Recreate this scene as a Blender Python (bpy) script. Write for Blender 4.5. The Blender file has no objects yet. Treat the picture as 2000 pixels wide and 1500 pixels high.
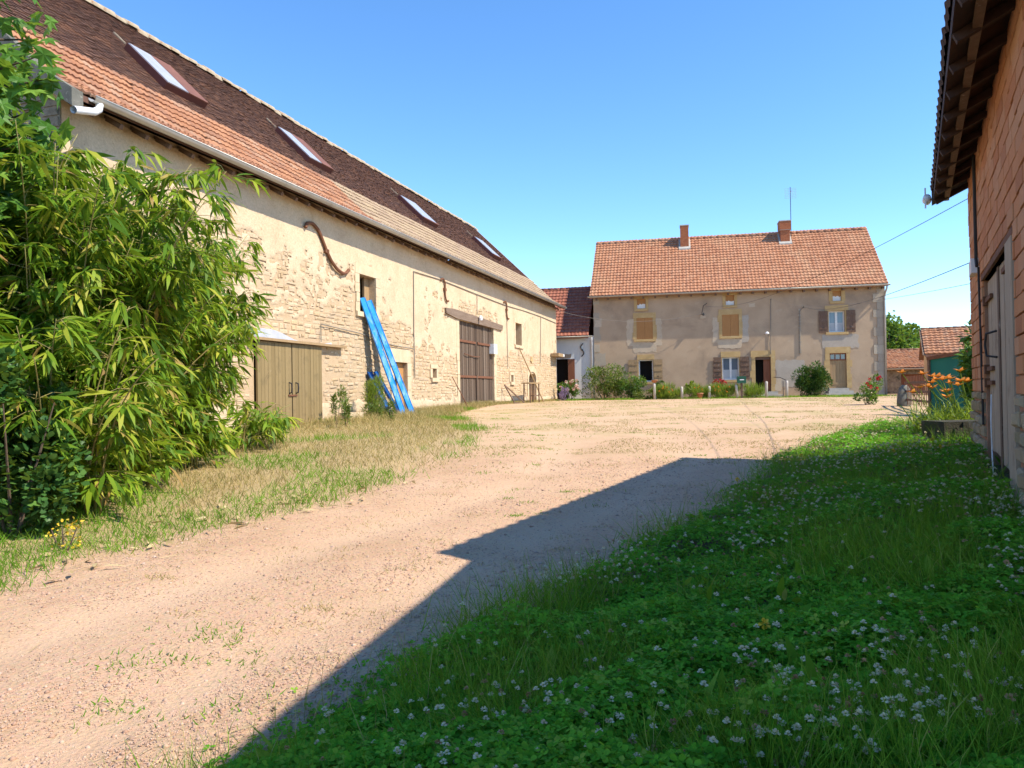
import bpy, math, random
import numpy as np
from mathutils import Vector, Matrix
rng = np.random.default_rng(7); random.seed(7)
sc = bpy.context.scene; COL = sc.collection
R_ = math.radians

# ------------------------------------------------------------------ camera
PITCH, ROLL = R_(0.6414), R_(-0.9626)
fw = Vector((0, math.cos(PITCH), math.sin(PITCH))); up0 = Vector((0, -math.sin(PITCH), math.cos(PITCH))); rt0 = Vector((1, 0, 0))
rt = rt0*math.cos(ROLL) + up0*math.sin(ROLL); up = up0*math.cos(ROLL) - rt0*math.sin(ROLL)
cam = bpy.data.cameras.new('camera'); cam.lens = 27.0; cam.sensor_width = 36; cam.sensor_fit = 'HORIZONTAL'; cam.clip_end = 3000; cam.clip_start = .05
co = bpy.data.objects.new('camera', cam); COL.objects.link(co); sc.camera = co
m = Matrix((rt, up, -fw)).transposed().to_4x4(); m.translation = (0, 0, 1.35); co.matrix_world = m
# ------------------------------------------------------------------ sky, sun, exposure
SUN_AZ = Vector((.912, -.41, 0)).normalized(); SUN_EL = R_(47.5)
S = SUN_AZ*math.cos(SUN_EL) + Vector((0, 0, math.sin(SUN_EL)))
wd = bpy.data.worlds.new('World'); sc.world = wd; wd.use_nodes = True
nt = wd.node_tree; bg = nt.nodes['Background']; sk = nt.nodes.new('ShaderNodeTexSky'); sk.sky_type = 'NISHITA'; sk.sun_disc = False
sk.sun_elevation = SUN_EL; sk.sun_rotation = math.atan2(S.x, S.y); sk.altitude = 300; sk.air_density = .8; sk.dust_density = .0; sk.ozone_density = 2.2
hs = nt.nodes.new('ShaderNodeHueSaturation'); hs.inputs['Saturation'].default_value = 1.2; nt.links.new(sk.outputs[0], hs.inputs['Color']); nt.links.new(hs.outputs[0], bg.inputs[0]); bg.inputs[1].default_value = .14
sl = bpy.data.lights.new('sun', 'SUN'); sl.energy = 3.3; sl.angle = R_(.53); sl.color = (1, .90, .74)
so = bpy.data.objects.new('sun', sl); COL.objects.link(so); so.rotation_euler = S.to_track_quat('Z', 'Y').to_euler()
sc.view_settings.view_transform = 'Standard'; sc.view_settings.look = 'None'; sc.view_settings.exposure = 1.28; sc.view_settings.gamma = 1

# ------------------------------------------------------------------ helpers
def mk(name, V, F, mat=None, parent=None, smooth=False, var=None):
    V = np.asarray(V, np.float32).reshape(-1, 3)
    if not isinstance(F, list) or (len(F) and not isinstance(F[0], np.ndarray)):
        by = {}
        for f in F: by.setdefault(len(f), []).append(f)
        F = [np.array(v, np.int32) for v in by.values()]
    me = bpy.data.meshes.new(name)
    me.vertices.add(len(V)); me.vertices.foreach_set('co', V.ravel())
    nl = sum(f.size for f in F); nf = sum(len(f) for f in F)
    me.loops.add(nl); me.polygons.add(nf)
    me.loops.foreach_set('vertex_index', np.concatenate([f.ravel() for f in F]).astype(np.int32))
    st, o = [], 0
    for f in F:
        st.append(o + np.arange(len(f), dtype=np.int32)*f.shape[1]); o += f.size
    me.polygons.foreach_set('loop_start', np.concatenate(st).astype(np.int32))
    me.polygons.foreach_set('use_smooth', np.full(nf, bool(smooth)))
    if var is not None:
        a = me.attributes.new('var', 'FLOAT', 'POINT'); a.data.foreach_set('value', np.asarray(var, np.float32))
    me.update(calc_edges=True)
    if mat: me.materials.append(mat)
    o = bpy.data.objects.new(name, me); COL.objects.link(o)
    if parent: o.parent = parent
    return o

class MB:
    def __init__(s): s.V = []; s.F = []; s.n = 0; s.var = []
    def add(s, V, F, var=None):
        V = np.asarray(V, float).reshape(-1, 3); s.V.append(V)
        s.F += [tuple(i + s.n for i in f) for f in F]; s.n += len(V)
        s.var += [random.random() if var is None else var]*len(V); return s
    def box(s, x0, x1, y0, y1, z0, z1, var=None):
        return s.add([(x, y, z) for x in (x0, x1) for y in (y0, y1) for z in (z0, z1)],
            [(0, 1, 3, 2), (4, 6, 7, 5), (0, 4, 5, 1), (2, 3, 7, 6), (0, 2, 6, 4), (1, 5, 7, 3)], var)
    def obox(s, c, ax, h, var=None):
        c = np.array(c, float); ax = np.array(ax, float)
        return s.add([c + ax[0]*h[0]*i + ax[1]*h[1]*j + ax[2]*h[2]*k for i in (-1, 1) for j in (-1, 1) for k in (-1, 1)],
            [(0, 1, 3, 2), (4, 6, 7, 5), (0, 4, 5, 1), (2, 3, 7, 6), (0, 2, 6, 4), (1, 5, 7, 3)], var)
    def bar(s, a, b, w, t, upv=(0, 0, 1)):
        a = np.array(a, float); b = np.array(b, float); d = b - a; L = np.linalg.norm(d); d /= L
        x = np.cross(d, upv); x /= np.linalg.norm(x); z = np.cross(x, d)
        return s.obox((a + b)/2, (d, x, z), (L/2, w/2, t/2))
    def tube(s, P, r, n=8, cap=True, var=None):
        P = np.array(P, float); k = len(P); r = np.broadcast_to(np.asarray(r, float), (k,))
        T = np.gradient(P, axis=0); T /= np.linalg.norm(T, axis=1)[:, None] + 1e-9
        ref = np.array([0, 0, 1.]) if abs(T[0][2]) < .9 else np.array([1., 0, 0])
        V = []
        x = np.cross(T[0], ref); x /= np.linalg.norm(x)
        for i in range(k):
            x = x - T[i]*(x@T[i]); x /= np.linalg.norm(x); y = np.cross(T[i], x)
            for j in range(n):
                a = 2*math.pi*j/n; V.append(P[i] + r[i]*(x*math.cos(a) + y*math.sin(a)))
        F = [(i*n + j, i*n + (j + 1) % n, (i + 1)*n + (j + 1) % n, (i + 1)*n + j) for i in range(k - 1) for j in range(n)]
        if cap: F += [tuple(range(n))[::-1], tuple((k - 1)*n + j for j in range(n))]
        return s.add(V, F, var)
    def lathe(s, prof, n=12, c=(0, 0, 0)):
        V = [(c[0] + r*math.cos(2*math.pi*j/n), c[1] + r*math.sin(2*math.pi*j/n), c[2] + z) for r, z in prof for j in range(n)]
        k = len(prof)
        F = [(i*n + j, i*n + (j + 1) % n, (i + 1)*n + (j + 1) % n, (i + 1)*n + j) for i in range(k - 1) for j in range(n)]
        F += [tuple(range(n))[::-1], tuple((k - 1)*n + j for j in range(n))]
        return s.add(V, F)
    def prism(s, poly, y0, y1, var=None):          # polygon in (x,z), extruded along y
        k = len(poly)
        return s.add([(x, y0, z) for x, z in poly] + [(x, y1, z) for x, z in poly],
            [tuple(range(k)), tuple(range(2*k - 1, k - 1, -1))] + [(i, k + i, k + (i + 1) % k, (i + 1) % k) for i in range(k)], var)
    def build(s, name, mat, parent=None, smooth=False):
        return mk(name, np.concatenate(s.V), s.F, mat, parent, smooth, s.var)

def tag(o, label=None, cat=None, group=None, kind=None):
    if label: o['label'] = label
    if cat: o['category'] = cat
    if group: o['group'] = group
    if kind: o['kind'] = kind
    return o
def empty(name, loc=(0, 0, 0), rz=0, parent=None):
    o = bpy.data.objects.new(name, None); COL.objects.link(o); o.location = loc; o.rotation_euler = (0, 0, rz); o.empty_display_size = .2
    if parent: o.parent = parent
    return o
def share(src, name, loc, rot=(0, 0, 0), scale=(1, 1, 1), parent=None):
    o = bpy.data.objects.new(name, src); COL.objects.link(o); o.location = loc; o.rotation_euler = rot; o.scale = scale
    if parent: o.parent = parent
    return o

_vn = {}
def vnoise(x, y, seed=0):
    g = _vn.setdefault(seed, np.random.default_rng(1000 + seed).random((257, 257)))
    g[256] = g[0]; g[:, 256] = g[:, 0]; x = np.asarray(x, float); y = np.asarray(y, float)
    xi = np.floor(x).astype(int); yi = np.floor(y).astype(int); fx = x - xi; fy = y - yi
    fx = fx*fx*(3 - 2*fx); fy = fy*fy*(3 - 2*fy); xi %= 256; yi %= 256
    return (g[xi, yi]*(1 - fx) + g[xi + 1, yi]*fx)*(1 - fy) + (g[xi, yi + 1]*(1 - fx) + g[xi + 1, yi + 1]*fx)*fy
def fbm(x, y, seed=0, o=4):
    t = 0; a = .5; n = 0
    for i in range(o): t = t + a*vnoise(np.asarray(x)*2**i, np.asarray(y)*2**i, seed + i); n += a; a *= .5
    return t/n
def sstep(a, b, x):
    t = np.clip((np.asarray(x, float) - a)/(b - a), 0, 1); return t*t*(3 - 2*t)

# ------------------------------------------------------------------ materials (procedural)
def new_mat(name):
    mt = bpy.data.materials.new(name); mt.use_nodes = True; n = mt.node_tree; n.nodes.clear()
    out = n.nodes.new('ShaderNodeOutputMaterial'); p = n.nodes.new('ShaderNodeBsdfPrincipled'); n.links.new(p.outputs[0], out.inputs[0])
    return mt, n, p, out
def ramp(n, cols, fac):
    r = n.nodes.new('ShaderNodeValToRGB'); e = r.color_ramp.elements
    while len(e) < len(cols): e.new(.5)
    for i, c in enumerate(cols):
        p, c = c if isinstance(c[1], tuple) else (i/(max(1, len(cols) - 1)), c)
        e[i].position = p; e[i].color = (*c, 1)
    n.links.new(fac, r.inputs[0]); return r.outputs[0]
def noise(n, scale, detail=6, rough=.6, stretch=None, dist=0):
    tc = n.nodes.new('ShaderNodeTexCoord'); t = n.nodes.new('ShaderNodeTexNoise'); t.inputs['Scale'].default_value = scale
    t.inputs['Detail'].default_value = detail; t.inputs['Roughness'].default_value = rough; t.inputs['Distortion'].default_value = dist
    src = tc.outputs['Object']
    if stretch:
        mp = n.nodes.new('ShaderNodeMapping'); mp.inputs['Scale'].default_value = stretch; n.links.new(src, mp.inputs[0]); src = mp.outputs[0]
    n.links.new(src, t.inputs['Vector']); return t.outputs['Fac']
def math_(n, op, a, b=None, clamp=False):
    k = n.nodes.new('ShaderNodeMath'); k.operation = op; k.use_clamp = clamp
    for i, v in enumerate((a, b)):
        if v is None: continue
        if isinstance(v, (int, float)): k.inputs[i].default_value = v
        else: n.links.new(v, k.inputs[i])
    return k.outputs[0]
def mixc(n, fac, a, b, mode='MIX'):
    k = n.nodes.new('ShaderNodeMix'); k.data_type = 'RGBA'; k.blend_type = mode
    for i, v in ((0, fac), (6, a), (7, b)):
        if isinstance(v, (int, float)): k.inputs[i].default_value = v
        elif isinstance(v, tuple): k.inputs[i].default_value = (*v, 1)
        else: n.links.new(v, k.inputs[i])
    return k.outputs[2]
def piece_var(n):
    a = n.nodes.new('ShaderNodeAttribute'); a.attribute_name = 'var'; oi = n.nodes.new('ShaderNodeObjectInfo')
    return math_(n, 'FRACT', math_(n, 'ADD', a.outputs['Fac'], oi.outputs['Random']))
def bump(n, p, h, strength=.5, dist=.02):
    b = n.nodes.new('ShaderNodeBump'); b.inputs['Strength'].default_value = strength; b.inputs['Distance'].default_value = dist
    n.links.new(h, b.inputs['Height']); n.links.new(b.outputs[0], p.inputs['Normal'])
def surf(name, cols, scale=3, rough=.9, fine=40, bumps=.4, bdist=.01, piece=None, stain=None, stretch=None, metal=0, spec=.3, finemix=.25):
    """noise colour ramp + fine grain + per-piece tint + optional second blotch layer"""
    mt, n, p, out = new_mat(name)
    c = ramp(n, [(.25 + .5*i/max(1, len(cols) - 1), k) for i, k in enumerate(cols)], noise(n, scale, 7, .62, stretch, .3))
    if piece:
        c = mixc(n, .75, c, ramp(n, piece, piece_var(n)))
    if stain:
        for (sc_, colr, lo, hi) in stain:
            mr = n.nodes.new('ShaderNodeMapRange'); mr.inputs[1].default_value = lo; mr.inputs[2].default_value = hi
            n.links.new(noise(n, sc_, 6, .65, None, .5), mr.inputs[0]); c = mixc(n, mr.outputs[0], c, colr)
    fn = noise(n, fine, 4, .7, stretch)
    c = mixc(n, finemix, c, ramp(n, [(.3, (.25, .25, .25)), (.7, (1., 1., 1.))], fn), 'MULTIPLY')
    n.links.new(c, p.inputs['Base Color']); p.inputs['Roughness'].default_value = rough; p.inputs['Metallic'].default_value = metal
    p.inputs['Specular IOR Level'].default_value = spec
    if bumps: bump(n, p, fn, bumps, bdist)
    return mt
def leafmat(name, cols, trans=.35, rough=.45, tcol=None, spec=.3):
    mt, n, p, out = new_mat(name)
    c = ramp(n, cols, piece_var(n))
    c = mixc(n, .35, c, ramp(n, [(.3, (.45, .5, .45)), (.7, (1.15, 1.1, 1.))], noise(n, 1.3, 3)), 'MULTIPLY')
    n.links.new(c, p.inputs['Base Color']); p.inputs['Roughness'].default_value = rough; p.inputs['Specular IOR Level'].default_value = spec
    t = n.nodes.new('ShaderNodeBsdfTranslucent'); n.links.new(mixc(n, .5, c, tcol or (.35, .45, .03)), t.inputs[0])
    ms = n.nodes.new('ShaderNodeMixShader'); ms.inputs[0].default_value = trans
    n.links.new(p.outputs[0], ms.inputs[1]); n.links.new(t.outputs[0], ms.inputs[2]); n.links.new(ms.outputs[0], out.inputs[0])
    return mt
def glassmat(name, col=(.03, .04, .05)):
    mt, n, p, out = new_mat(name); p.inputs['Base Color'].default_value = (*col, 1); p.inputs['Roughness'].default_value = .06
    p.inputs['Specular IOR Level'].default_value = .9; return mt
def plain(name, col, rough=.6, metal=0):
    return surf(name, [tuple(.85*c for c in col), tuple(1.1*c for c in col)], 5, rough, 60, .15, .003, metal=metal, finemix=.15)

M = {}
M['plaster'] = surf('barn_plaster', [(.54, .395, .255), (.63, .475, .315), (.69, .54, .375)], 1.1, .95, 24, .9, .015, stain=[(.6, (.66, .53, .36), .52, .75), (2.3, (.44, .29, .16), .60, .85), (11, (.34, .23, .13), .62, .72)], finemix=.35)
M['mortar'] = surf('lime_mortar', [(.46, .33, .20), (.58, .43, .28)], 4, .95, 30, .9, .02)
M['rubble'] = surf('rubble_stone', [(.50, .37, .23), (.62, .47, .31)], 5, .95, 30, .9, .015, piece=[(.44, .31, .17), (.60, .46, .29), (.66, .53, .36), (.54, .41, .28), (.62, .44, .24)], finemix=.35)
M['ashlar'] = surf('dressed_stone', [(.52, .40, .25), (.66, .54, .37)], 3, .9, 40, .4, .006)
M['darkstone'] = surf('old_dark_stone', [(.13, .11, .085), (.25, .21, .16), (.33, .29, .22)], 4, .95, 20, .8, .02, stain=[(3, (.06, .06, .045), .5, .7)])
M['coping'] = surf('coping_stone', [(.10, .10, .085), (.20, .19, .16)], 6, .95, 40, .6, .01, stain=[(12, (.34, .33, .27), .58, .68)])
M['tile_old'] = surf('old_plain_tiles', [(.11, .058, .042), (.165, .088, .06)], 1.2, .9, 30, .5, .006, piece=[(.08, .042, .034), (.16, .08, .055), (.13, .068, .048), (.26, .125, .07), (.10, .058, .05)], stain=[(2.5, (.16, .11, .075), .58, .8)])
M['tile_orange'] = surf('weathered_orange_tiles', [(.33, .15, .075), (.42, .21, .115)], 2.5, .85, 30, .5, .006, piece=[(.31, .13, .065), (.43, .21, .11), (.38, .18, .10), (.25, .115, .07), (.42, .27, .18)], stain=[(7, (.33, .24, .18), .55, .72), (4, (.16, .08, .05), .62, .78)])
M['tile_beige'] = surf('sand_coloured_tiles', [(.34, .25, .16), (.42, .32, .21)], 2.5, .9, 30, .4, .006, piece=[(.32, .23, .15), (.43, .32, .20), (.37, .26, .18), (.29, .2, .14)])
M['tile_red'] = surf('red_interlocking_tiles', [(.40, .18, .095), (.48, .235, .13)], .5, .85, 25, .3, .006, piece=[(.36, .15, .075), (.46, .22, .12), (.40, .175, .092), (.46, .24, .14), (.30, .12, .065)], stain=[(.35, (.50, .31, .18), .55, .8), (3, (.24, .13, .085), .60, .75)])
M['tile_annex'] = surf('dark_red_tiles', [(.30, .10, .065), (.38, .15, .09)], .6, .85, 25, .3, .006, piece=[(.28, .095, .06), (.38, .15, .09), (.33, .12, .075), (.24, .085, .06)])
M['tile_dark'] = surf('dark_eave_tiles', [(.045, .026, .022), (.085, .048, .036)], 3, .9, 30, .4, .006)
M['ridge'] = surf('ridge_mortar_tiles', [(.32, .25, .17), (.48, .40, .29)], 5, .95, 25, .7, .02, stain=[(3, (.30, .13, .07), .56, .66)])
M['render'] = surf('farmhouse_render', [(.38, .27, .175), (.45, .33, .22), (.50, .375, .255)], .7, .95, 35, .45, .008, stain=[(.45, (.29, .215, .15), .50, .72), (2.2, (.50, .405, .30), .62, .8), (.9, (.26, .19, .13), .62, .8)], finemix=.28)
M['render_pale'] = surf('pale_repair_render', [(.47, .37, .26), (.56, .46, .34)], 1.6, .95, 35, .5, .008, stain=[(3, (.38, .32, .25), .55, .75)])
M['render_grey'] = surf('grey_cement_patch', [(.37, .32, .26), (.46, .40, .33)], 2, .95, 35, .5, .008)
M['ochre'] = surf('ochre_stone', [(.42, .28, .12), (.54, .38, .18)], 2.5, .9, 30, .5, .008, stain=[(4, (.55, .42, .22), .55, .72)])
M['quoin'] = surf('quoin_stone', [(.33, .29, .23), (.45, .40, .32)], 2, .9, 30, .5, .008, piece=[(.30, .25, .19), (.45, .385, .29), (.35, .29, .22), (.41, .34, .25)])
M['white_render'] = surf('white_render', [(.58, .58, .56), (.68, .68, .66)], 1, .95, 35, .3, .006)
M['concrete'] = surf('concrete', [(.36, .34, .30), (.50, .47, .42)], 4, .95, 35, .5, .008)
M['block'] = surf('terracotta_block', [(.52, .20, .085), (.60, .26, .12)], 3, .9, 35, .5, .006, piece=[(.50, .18, .075), (.62, .27, .12), (.56, .24, .12), (.64, .34, .19), (.42, .15, .065)], stain=[(5, (.5, .32, .2), .62, .78)])
M['blockmortar'] = surf('block_mortar', [(.34, .16, .09), (.46, .26, .17)], 5, .95, 30, .6, .01)
M['zinc'] = surf('zinc', [(.36, .36, .35), (.50, .50, .48)], 2, .42, 50, .1, .002, metal=.6, finemix=.1)
M['white_pvc'] = plain('white_plastic', (.75, .76, .78), .35)
M['wood_grey'] = surf('weathered_grey_wood', [(.10, .065, .042), (.19, .13, .09)], 3, .9, 18, .8, .01, stretch=(9, 9, .7), piece=[(.05, .034, .024), (.12, .082, .056), (.08, .054, .038), (.21, .16, .12)])
M['wood_olive'] = surf('olive_painted_wood', [(.235, .17, .075), (.28, .205, .095)], 2, .7, 25, .3, .004, stretch=(6, 6, .6), piece=[(.21, .15, .065), (.28, .205, .095), (.25, .18, .085)], stain=[(3, (.17, .125, .06), .56, .75), (8, (.34, .27, .16), .64, .74)])
M['wood_brown'] = surf('ochre_brown_shutters', [(.36, .17, .055), (.44, .22, .08)], 3, .75, 22, .3, .004, stretch=(6, 6, .7))
M['wood_dark'] = surf('worn_dark_brown_wood', [(.12, .07, .045), (.20, .125, .085)], 3, .85, 22, .5, .005, stretch=(5, 5, .8), stain=[(9, (.36, .30, .25), .60, .72)])
M['wood_tan'] = surf('tan_wood', [(.30, .20, .10), (.40, .275, .15)], 3, .8, 20, .4, .005, stretch=(6, 6, .6))
M['wood_pale'] = surf('bare_pale_wood', [(.36, .27, .19), (.50, .40, .30)], 3, .85, 20, .5, .006, stretch=(7, 7, .6), stain=[(3, (.24, .16, .10), .56, .74)])
M['beam'] = surf('old_oak_beam', [(.15, .10, .07), (.27, .20, .15)], 3, .9, 20, .8, .012, stretch=(.7, 6, 6))
M['door_red'] = surf('red_brown_door', [(.19, .065, .03), (.26, .10, .05)], 3, .7, 22, .3, .004, stretch=(6, 6, .7))
M['orange_door'] = surf('orange_wood', [(.40, .20, .07), (.48, .26, .10)], 3, .75, 22, .3, .004, stretch=(6, 6, .7))
M['rust'] = surf('rusty_iron', [(.13, .055, .03), (.22, .095, .05)], 8, .85, 50, .4, .003)
M['iron'] = plain('dark_iron', (.035, .03, .03), .6)
M['rustsheet'] = surf('rust_brown_sheet', [(.16, .068, .045), (.23, .10, .065)], 4, .6, 40, .15, .002)
M['maroon'] = plain('maroon_frame', (.10, .035, .03), .55)
M['whitesheet'] = surf('white_sheet', [(.36, .37, .40), (.50, .50, .51)], 3, .22, 40, .1, .002, stain=[(9, (.45, .30, .24), .66, .70)])
M['blue'] = surf('blue_painted_board', [(.012, .20, .56), (.035, .30, .70)], 2.5, .38, 30, .2, .003, stain=[(2.2, (.26, .45, .74), .50, .72), (5, (.03, .12, .30), .58, .72), (9, (.30, .34, .36), .63, .72), (14, (.65, .68, .7), .70, .74)], stretch=(1, 1, 1))
M['blue_dark'] = surf('dark_blue_board', [(.006, .07, .27), (.012, .10, .36)], 2.5, .4, 30, .2, .003, stain=[(5, (.03, .06, .14), .6, .72), (14, (.6, .62, .64), .68, .74)])
M['glass'] = glassmat('window_glass', (.10, .14, .18)); M['dark'] = plain('dark_interior', (.012, .009, .007), .9)  # near-black colour puts the shade of unlit rooms into the paint
M['white_paint'] = plain('white_paint', (.72, .72, .70), .5)
M['cable'] = plain('grey_cable', (.22, .20, .17), .7); M['blackcable'] = plain('black_cable', (.03, .03, .03), .6)
M['brick'] = surf('chimney_brick', [(.34, .11, .05), (.42, .16, .08)], 6, .9, 40, .5, .006, piece=[(.32, .10, .045), (.44, .17, .08), (.38, .13, .06)])
M['terracotta'] = plain('terracotta', (.42, .18, .09), .85); M['green_metal'] = plain('green_metal', (.02, .10, .06), .45)
M['screen'] = surf('green_mesh_screen', [(.005, .13, .10), (.01, .19, .145)], 1.2, .7, 60, .3, .004)
M['moss'] = surf('mossy_dark_stone', [(.035, .032, .022), (.075, .065, .045)], 7, .95, 30, .9, .02, stain=[(6, (.16, .14, .10), .6, .7), (4, (.05, .065, .02), .5, .65)])
M['post'] = surf('pale_post', [(.42, .38, .33), (.58, .53, .47)], 6, .9, 40, .4, .005)
M['bark'] = surf('bark', [(.09, .065, .045), (.17, .125, .09)], 6, .95, 30, .7, .01, stretch=(3, 3, .6))
M['culm'] = surf('bamboo_culm', [(.22, .20, .06), (.36, .30, .12)], 4, .5, 30, .1, .002, piece=[(.15, .19, .05), (.36, .28, .12), (.26, .24, .08)])
M['bamboo'] = leafmat('bamboo_leaf', [(0, (.05, .13, .012)), (.35, (.12, .25, .018)), (.72, (.27, .40, .03)), (.93, (.48, .49, .06)), (.97, (.52, .38, .12)), (1, (.40, .24, .10))], .45, .5, spec=.2)
M['bramble'] = leafmat('bramble_leaf', [(0, (.025, .085, .022)), (.6, (.055, .15, .035)), (1, (.12, .24, .05))], .25)
M['maple'] = leafmat('maple_leaf', [(0, (.06, .17, .025)), (.6, (.11, .26, .035)), (1, (.2, .35, .05))], .4)
M['tree'] = leafmat('tree_leaf', [(0, (.045, .12, .022)), (.6, (.085, .19, .033)), (1, (.16, .28, .05))], .35)
M['shrub'] = leafmat('shrub_leaf', [(0, (.05, .105, .02)), (.6, (.11, .18, .035)), (1, (.24, .28, .06))], .3)
M['thuja'] = leafmat('dark_evergreen', [(0, (.012, .05, .012)), (.6, (.03, .10, .018)), (1, (.075, .17, .03))], .15)
M['limeleaf'] = leafmat('lime_leaf', [(0, (.13, .22, .025)), (.6, (.2, .3, .035)), (1, (.3, .36, .06))], .4)
M['clover'] = leafmat('clover_leaf', [(0, (.06, .23, .012)), (.5, (.12, .38, .022)), (.9, (.21, .48, .04)), (1, (.34, .42, .06))], .35, .65, spec=.08)
M['grass'] = leafmat('grass_blade', [(0, (.075, .21, .012)), (.6, (.14, .33, .022)), (.9, (.25, .40, .05)), (1, (.42, .38, .13))], .4, .6, spec=.1)
M['drygrass'] = leafmat('dry_grass_blade', [(0, (.13, .17, .035)), (.3, (.32, .28, .10)), (.7, (.46, .35, .15)), (1, (.56, .44, .22))], .3, .7, (.5, .4, .12))
M['straw'] = leafmat('straw', [(0, (.36, .26, .12)), (1, (.62, .50, .28))], .15, .7, (.5, .4, .2))
M['petal_white'] = leafmat('clover_head', [(0, (.70, .62, .42)), (.68, (.80, .73, .52)), (.78, (.52, .32, .18)), (1, (.36, .17, .08))], .2, .7, (.7, .62, .4), spec=.05)
M['petal_red'] = leafmat('red_petal', [(0, (.45, .012, .03)), (1, (.65, .03, .06))], .2, .6, (.6, .05, .05))
M['petal_pink'] = leafmat('pink_petal', [(0, (.65, .40, .36)), (1, (.78, .60, .52))], .2, .6, (.7, .5, .4))
M['petal_orange'] = leafmat('orange_petal', [(0, (.62, .17, .015)), (1, (.80, .32, .05))], .3, .5, (.8, .3, .02))
M['petal_yellow'] = leafmat('yellow_petal', [(0, (.66, .42, .02)), (1, (.8, .62, .08))], .2, .6, (.8, .6, .05))
M['lavender'] = leafmat('lavender', [(0, (.20, .14, .26)), (1, (.32, .24, .38))], .2, .7, (.3, .2, .4))

# ground material: pink gravel track, sandy yard with short dry grass beyond, soil under plants
def ground_mat():
    mt, n, p, out = new_mat('gravel_ground')
    g = ramp(n, [(.25, (.45, .285, .175)), (.5, (.55, .365, .235)), (.75, (.60, .42, .285))], noise(n, .7, 8, .7))
    peb = noise(n, 38, 6, .8); g = mixc(n, .75, g, ramp(n, [(.32, (.48, .42, .38)), (.45, (.92, .90, .88)), (.58, (1.02, 1.02, 1.02)), (.70, (1.4, 1.37, 1.33))], peb), 'MULTIPLY')
    v = n.nodes.new('ShaderNodeTexVoronoi'); v.inputs['Scale'].default_value = 45; tc = n.nodes.new('ShaderNodeTexCoord'); n.links.new(tc.outputs['Object'], v.inputs['Vector'])
    g = mixc(n, .10, g, mixc(n, 1., v.outputs['Color'], (.62, .42, .30), 'MULTIPLY'))
    mr0 = n.nodes.new('ShaderNodeMapRange'); mr0.inputs[1].default_value = .50; mr0.inputs[2].default_value = .72; n.links.new(noise(n, .9, 8, .75, (1.6, .6, 1), .6), mr0.inputs[0]); g = mixc(n, math_(n, 'MULTIPLY', mr0.outputs[0], .4), g, (.42, .28, .165))
    rt_ = n.nodes.new('ShaderNodeAttribute'); rt_.attribute_name = 'rut'; g = mixc(n, math_(n, 'MULTIPLY', rt_.outputs['Fac'], .55), g, (.60, .42, .28))
    a = n.nodes.new('ShaderNodeAttribute'); a.attribute_name = 'sand'
    sand = ramp(n, [(.3, (.48, .33, .195)), (.7, (.57, .41, .26))], noise(n, 1.5, 7, .7))
    g = mixc(n, math_(n, 'MULTIPLY', a.outputs['Fac'], .65), g, sand)
    mr = n.nodes.new('ShaderNodeMapRange'); mr.inputs[1].default_value = .50; mr.inputs[2].default_value = .62; n.links.new(noise(n, .45, 9, .72, (1, 1, 1)), mr.inputs[0])
    dry = ramp(n, [(.3, (.23, .22, .07)), (.7, (.42, .34, .14))], noise(n, 9, 5, .7))
    g = mixc(n, math_(n, 'MULTIPLY', math_(n, 'MULTIPLY', mr.outputs[0], a.outputs['Fac']), .75), g, dry)
    b = n.nodes.new('ShaderNodeAttribute'); b.attribute_name = 'soil'
    soil = ramp(n, [(.3, (.07, .055, .03)), (.7, (.15, .12, .06))], noise(n, 12, 6, .7)); dsoil = ramp(n, [(.3, (.30, .23, .11)), (.7, (.42, .33, .17))], noise(n, 12, 6, .7))
    c = n.nodes.new('ShaderNodeAttribute'); c.attribute_name = 'verge'
    g = mixc(n, c.outputs['Fac'], g, dsoil); g = mixc(n, b.outputs['Fac'], g, soil)
    n.links.new(g, p.inputs['Base Color']); p.inputs['Roughness'].default_value = .95; p.inputs['Specular IOR Level'].default_value = .15
    bump(n, p, math_(n, 'ADD', peb, math_(n, 'MULTIPLY', v.outputs['Distance'], .6)), 0.8, .012); return mt
M['ground'] = ground_mat()

# ------------------------------------------------------------------ terrain
LAWN = np.array([(-3.2, -4), (-1.6, 1.2), (-.95, 2.84), (-.72, 3.33), (-.5, 3.9), (.55, 5.5), (1.8, 7.56), (2.85, 9.4), (4.1, 11.8), (5.8, 14.2), (8.3, 17.3)])
VERGE = np.array([(-5.2, -4), (-4.3, 3), (-3.7, 5.35), (-3.1, 6.7), (-1.85, 8.9), (-1.15, 11.8), (-.75, 14), (-.6, 16.6), (-1.1, 20), (-2.0, 25), (-1.6, 29), (-.5, 33.5), (1.8, 41), (2.9, 45)])
def edge_x(poly, y, wob=0):
    x = np.interp(y, poly[:, 1], poly[:, 0])
    if wob: x = x + wob*(fbm(np.asarray(y)*1.7, np.asarray(y)*0 + 3.3, 40 + len(poly), 3) - .5)*2
    return x
def rut(x, y):
    t = (x - edge_x(VERGE, y))/(np.maximum(edge_x(LAWN, np.minimum(y, 12)) - edge_x(VERGE, y), 1.5)); w = .05*(fbm(np.asarray(y)*.5, np.asarray(x)*.2, 6, 2) - .5)
    return (np.exp(-((t - .34 + w)/.075)**2) + np.exp(-((t - .74 + w)/.075)**2))*(1 - sstep(14, 22, y))
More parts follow.
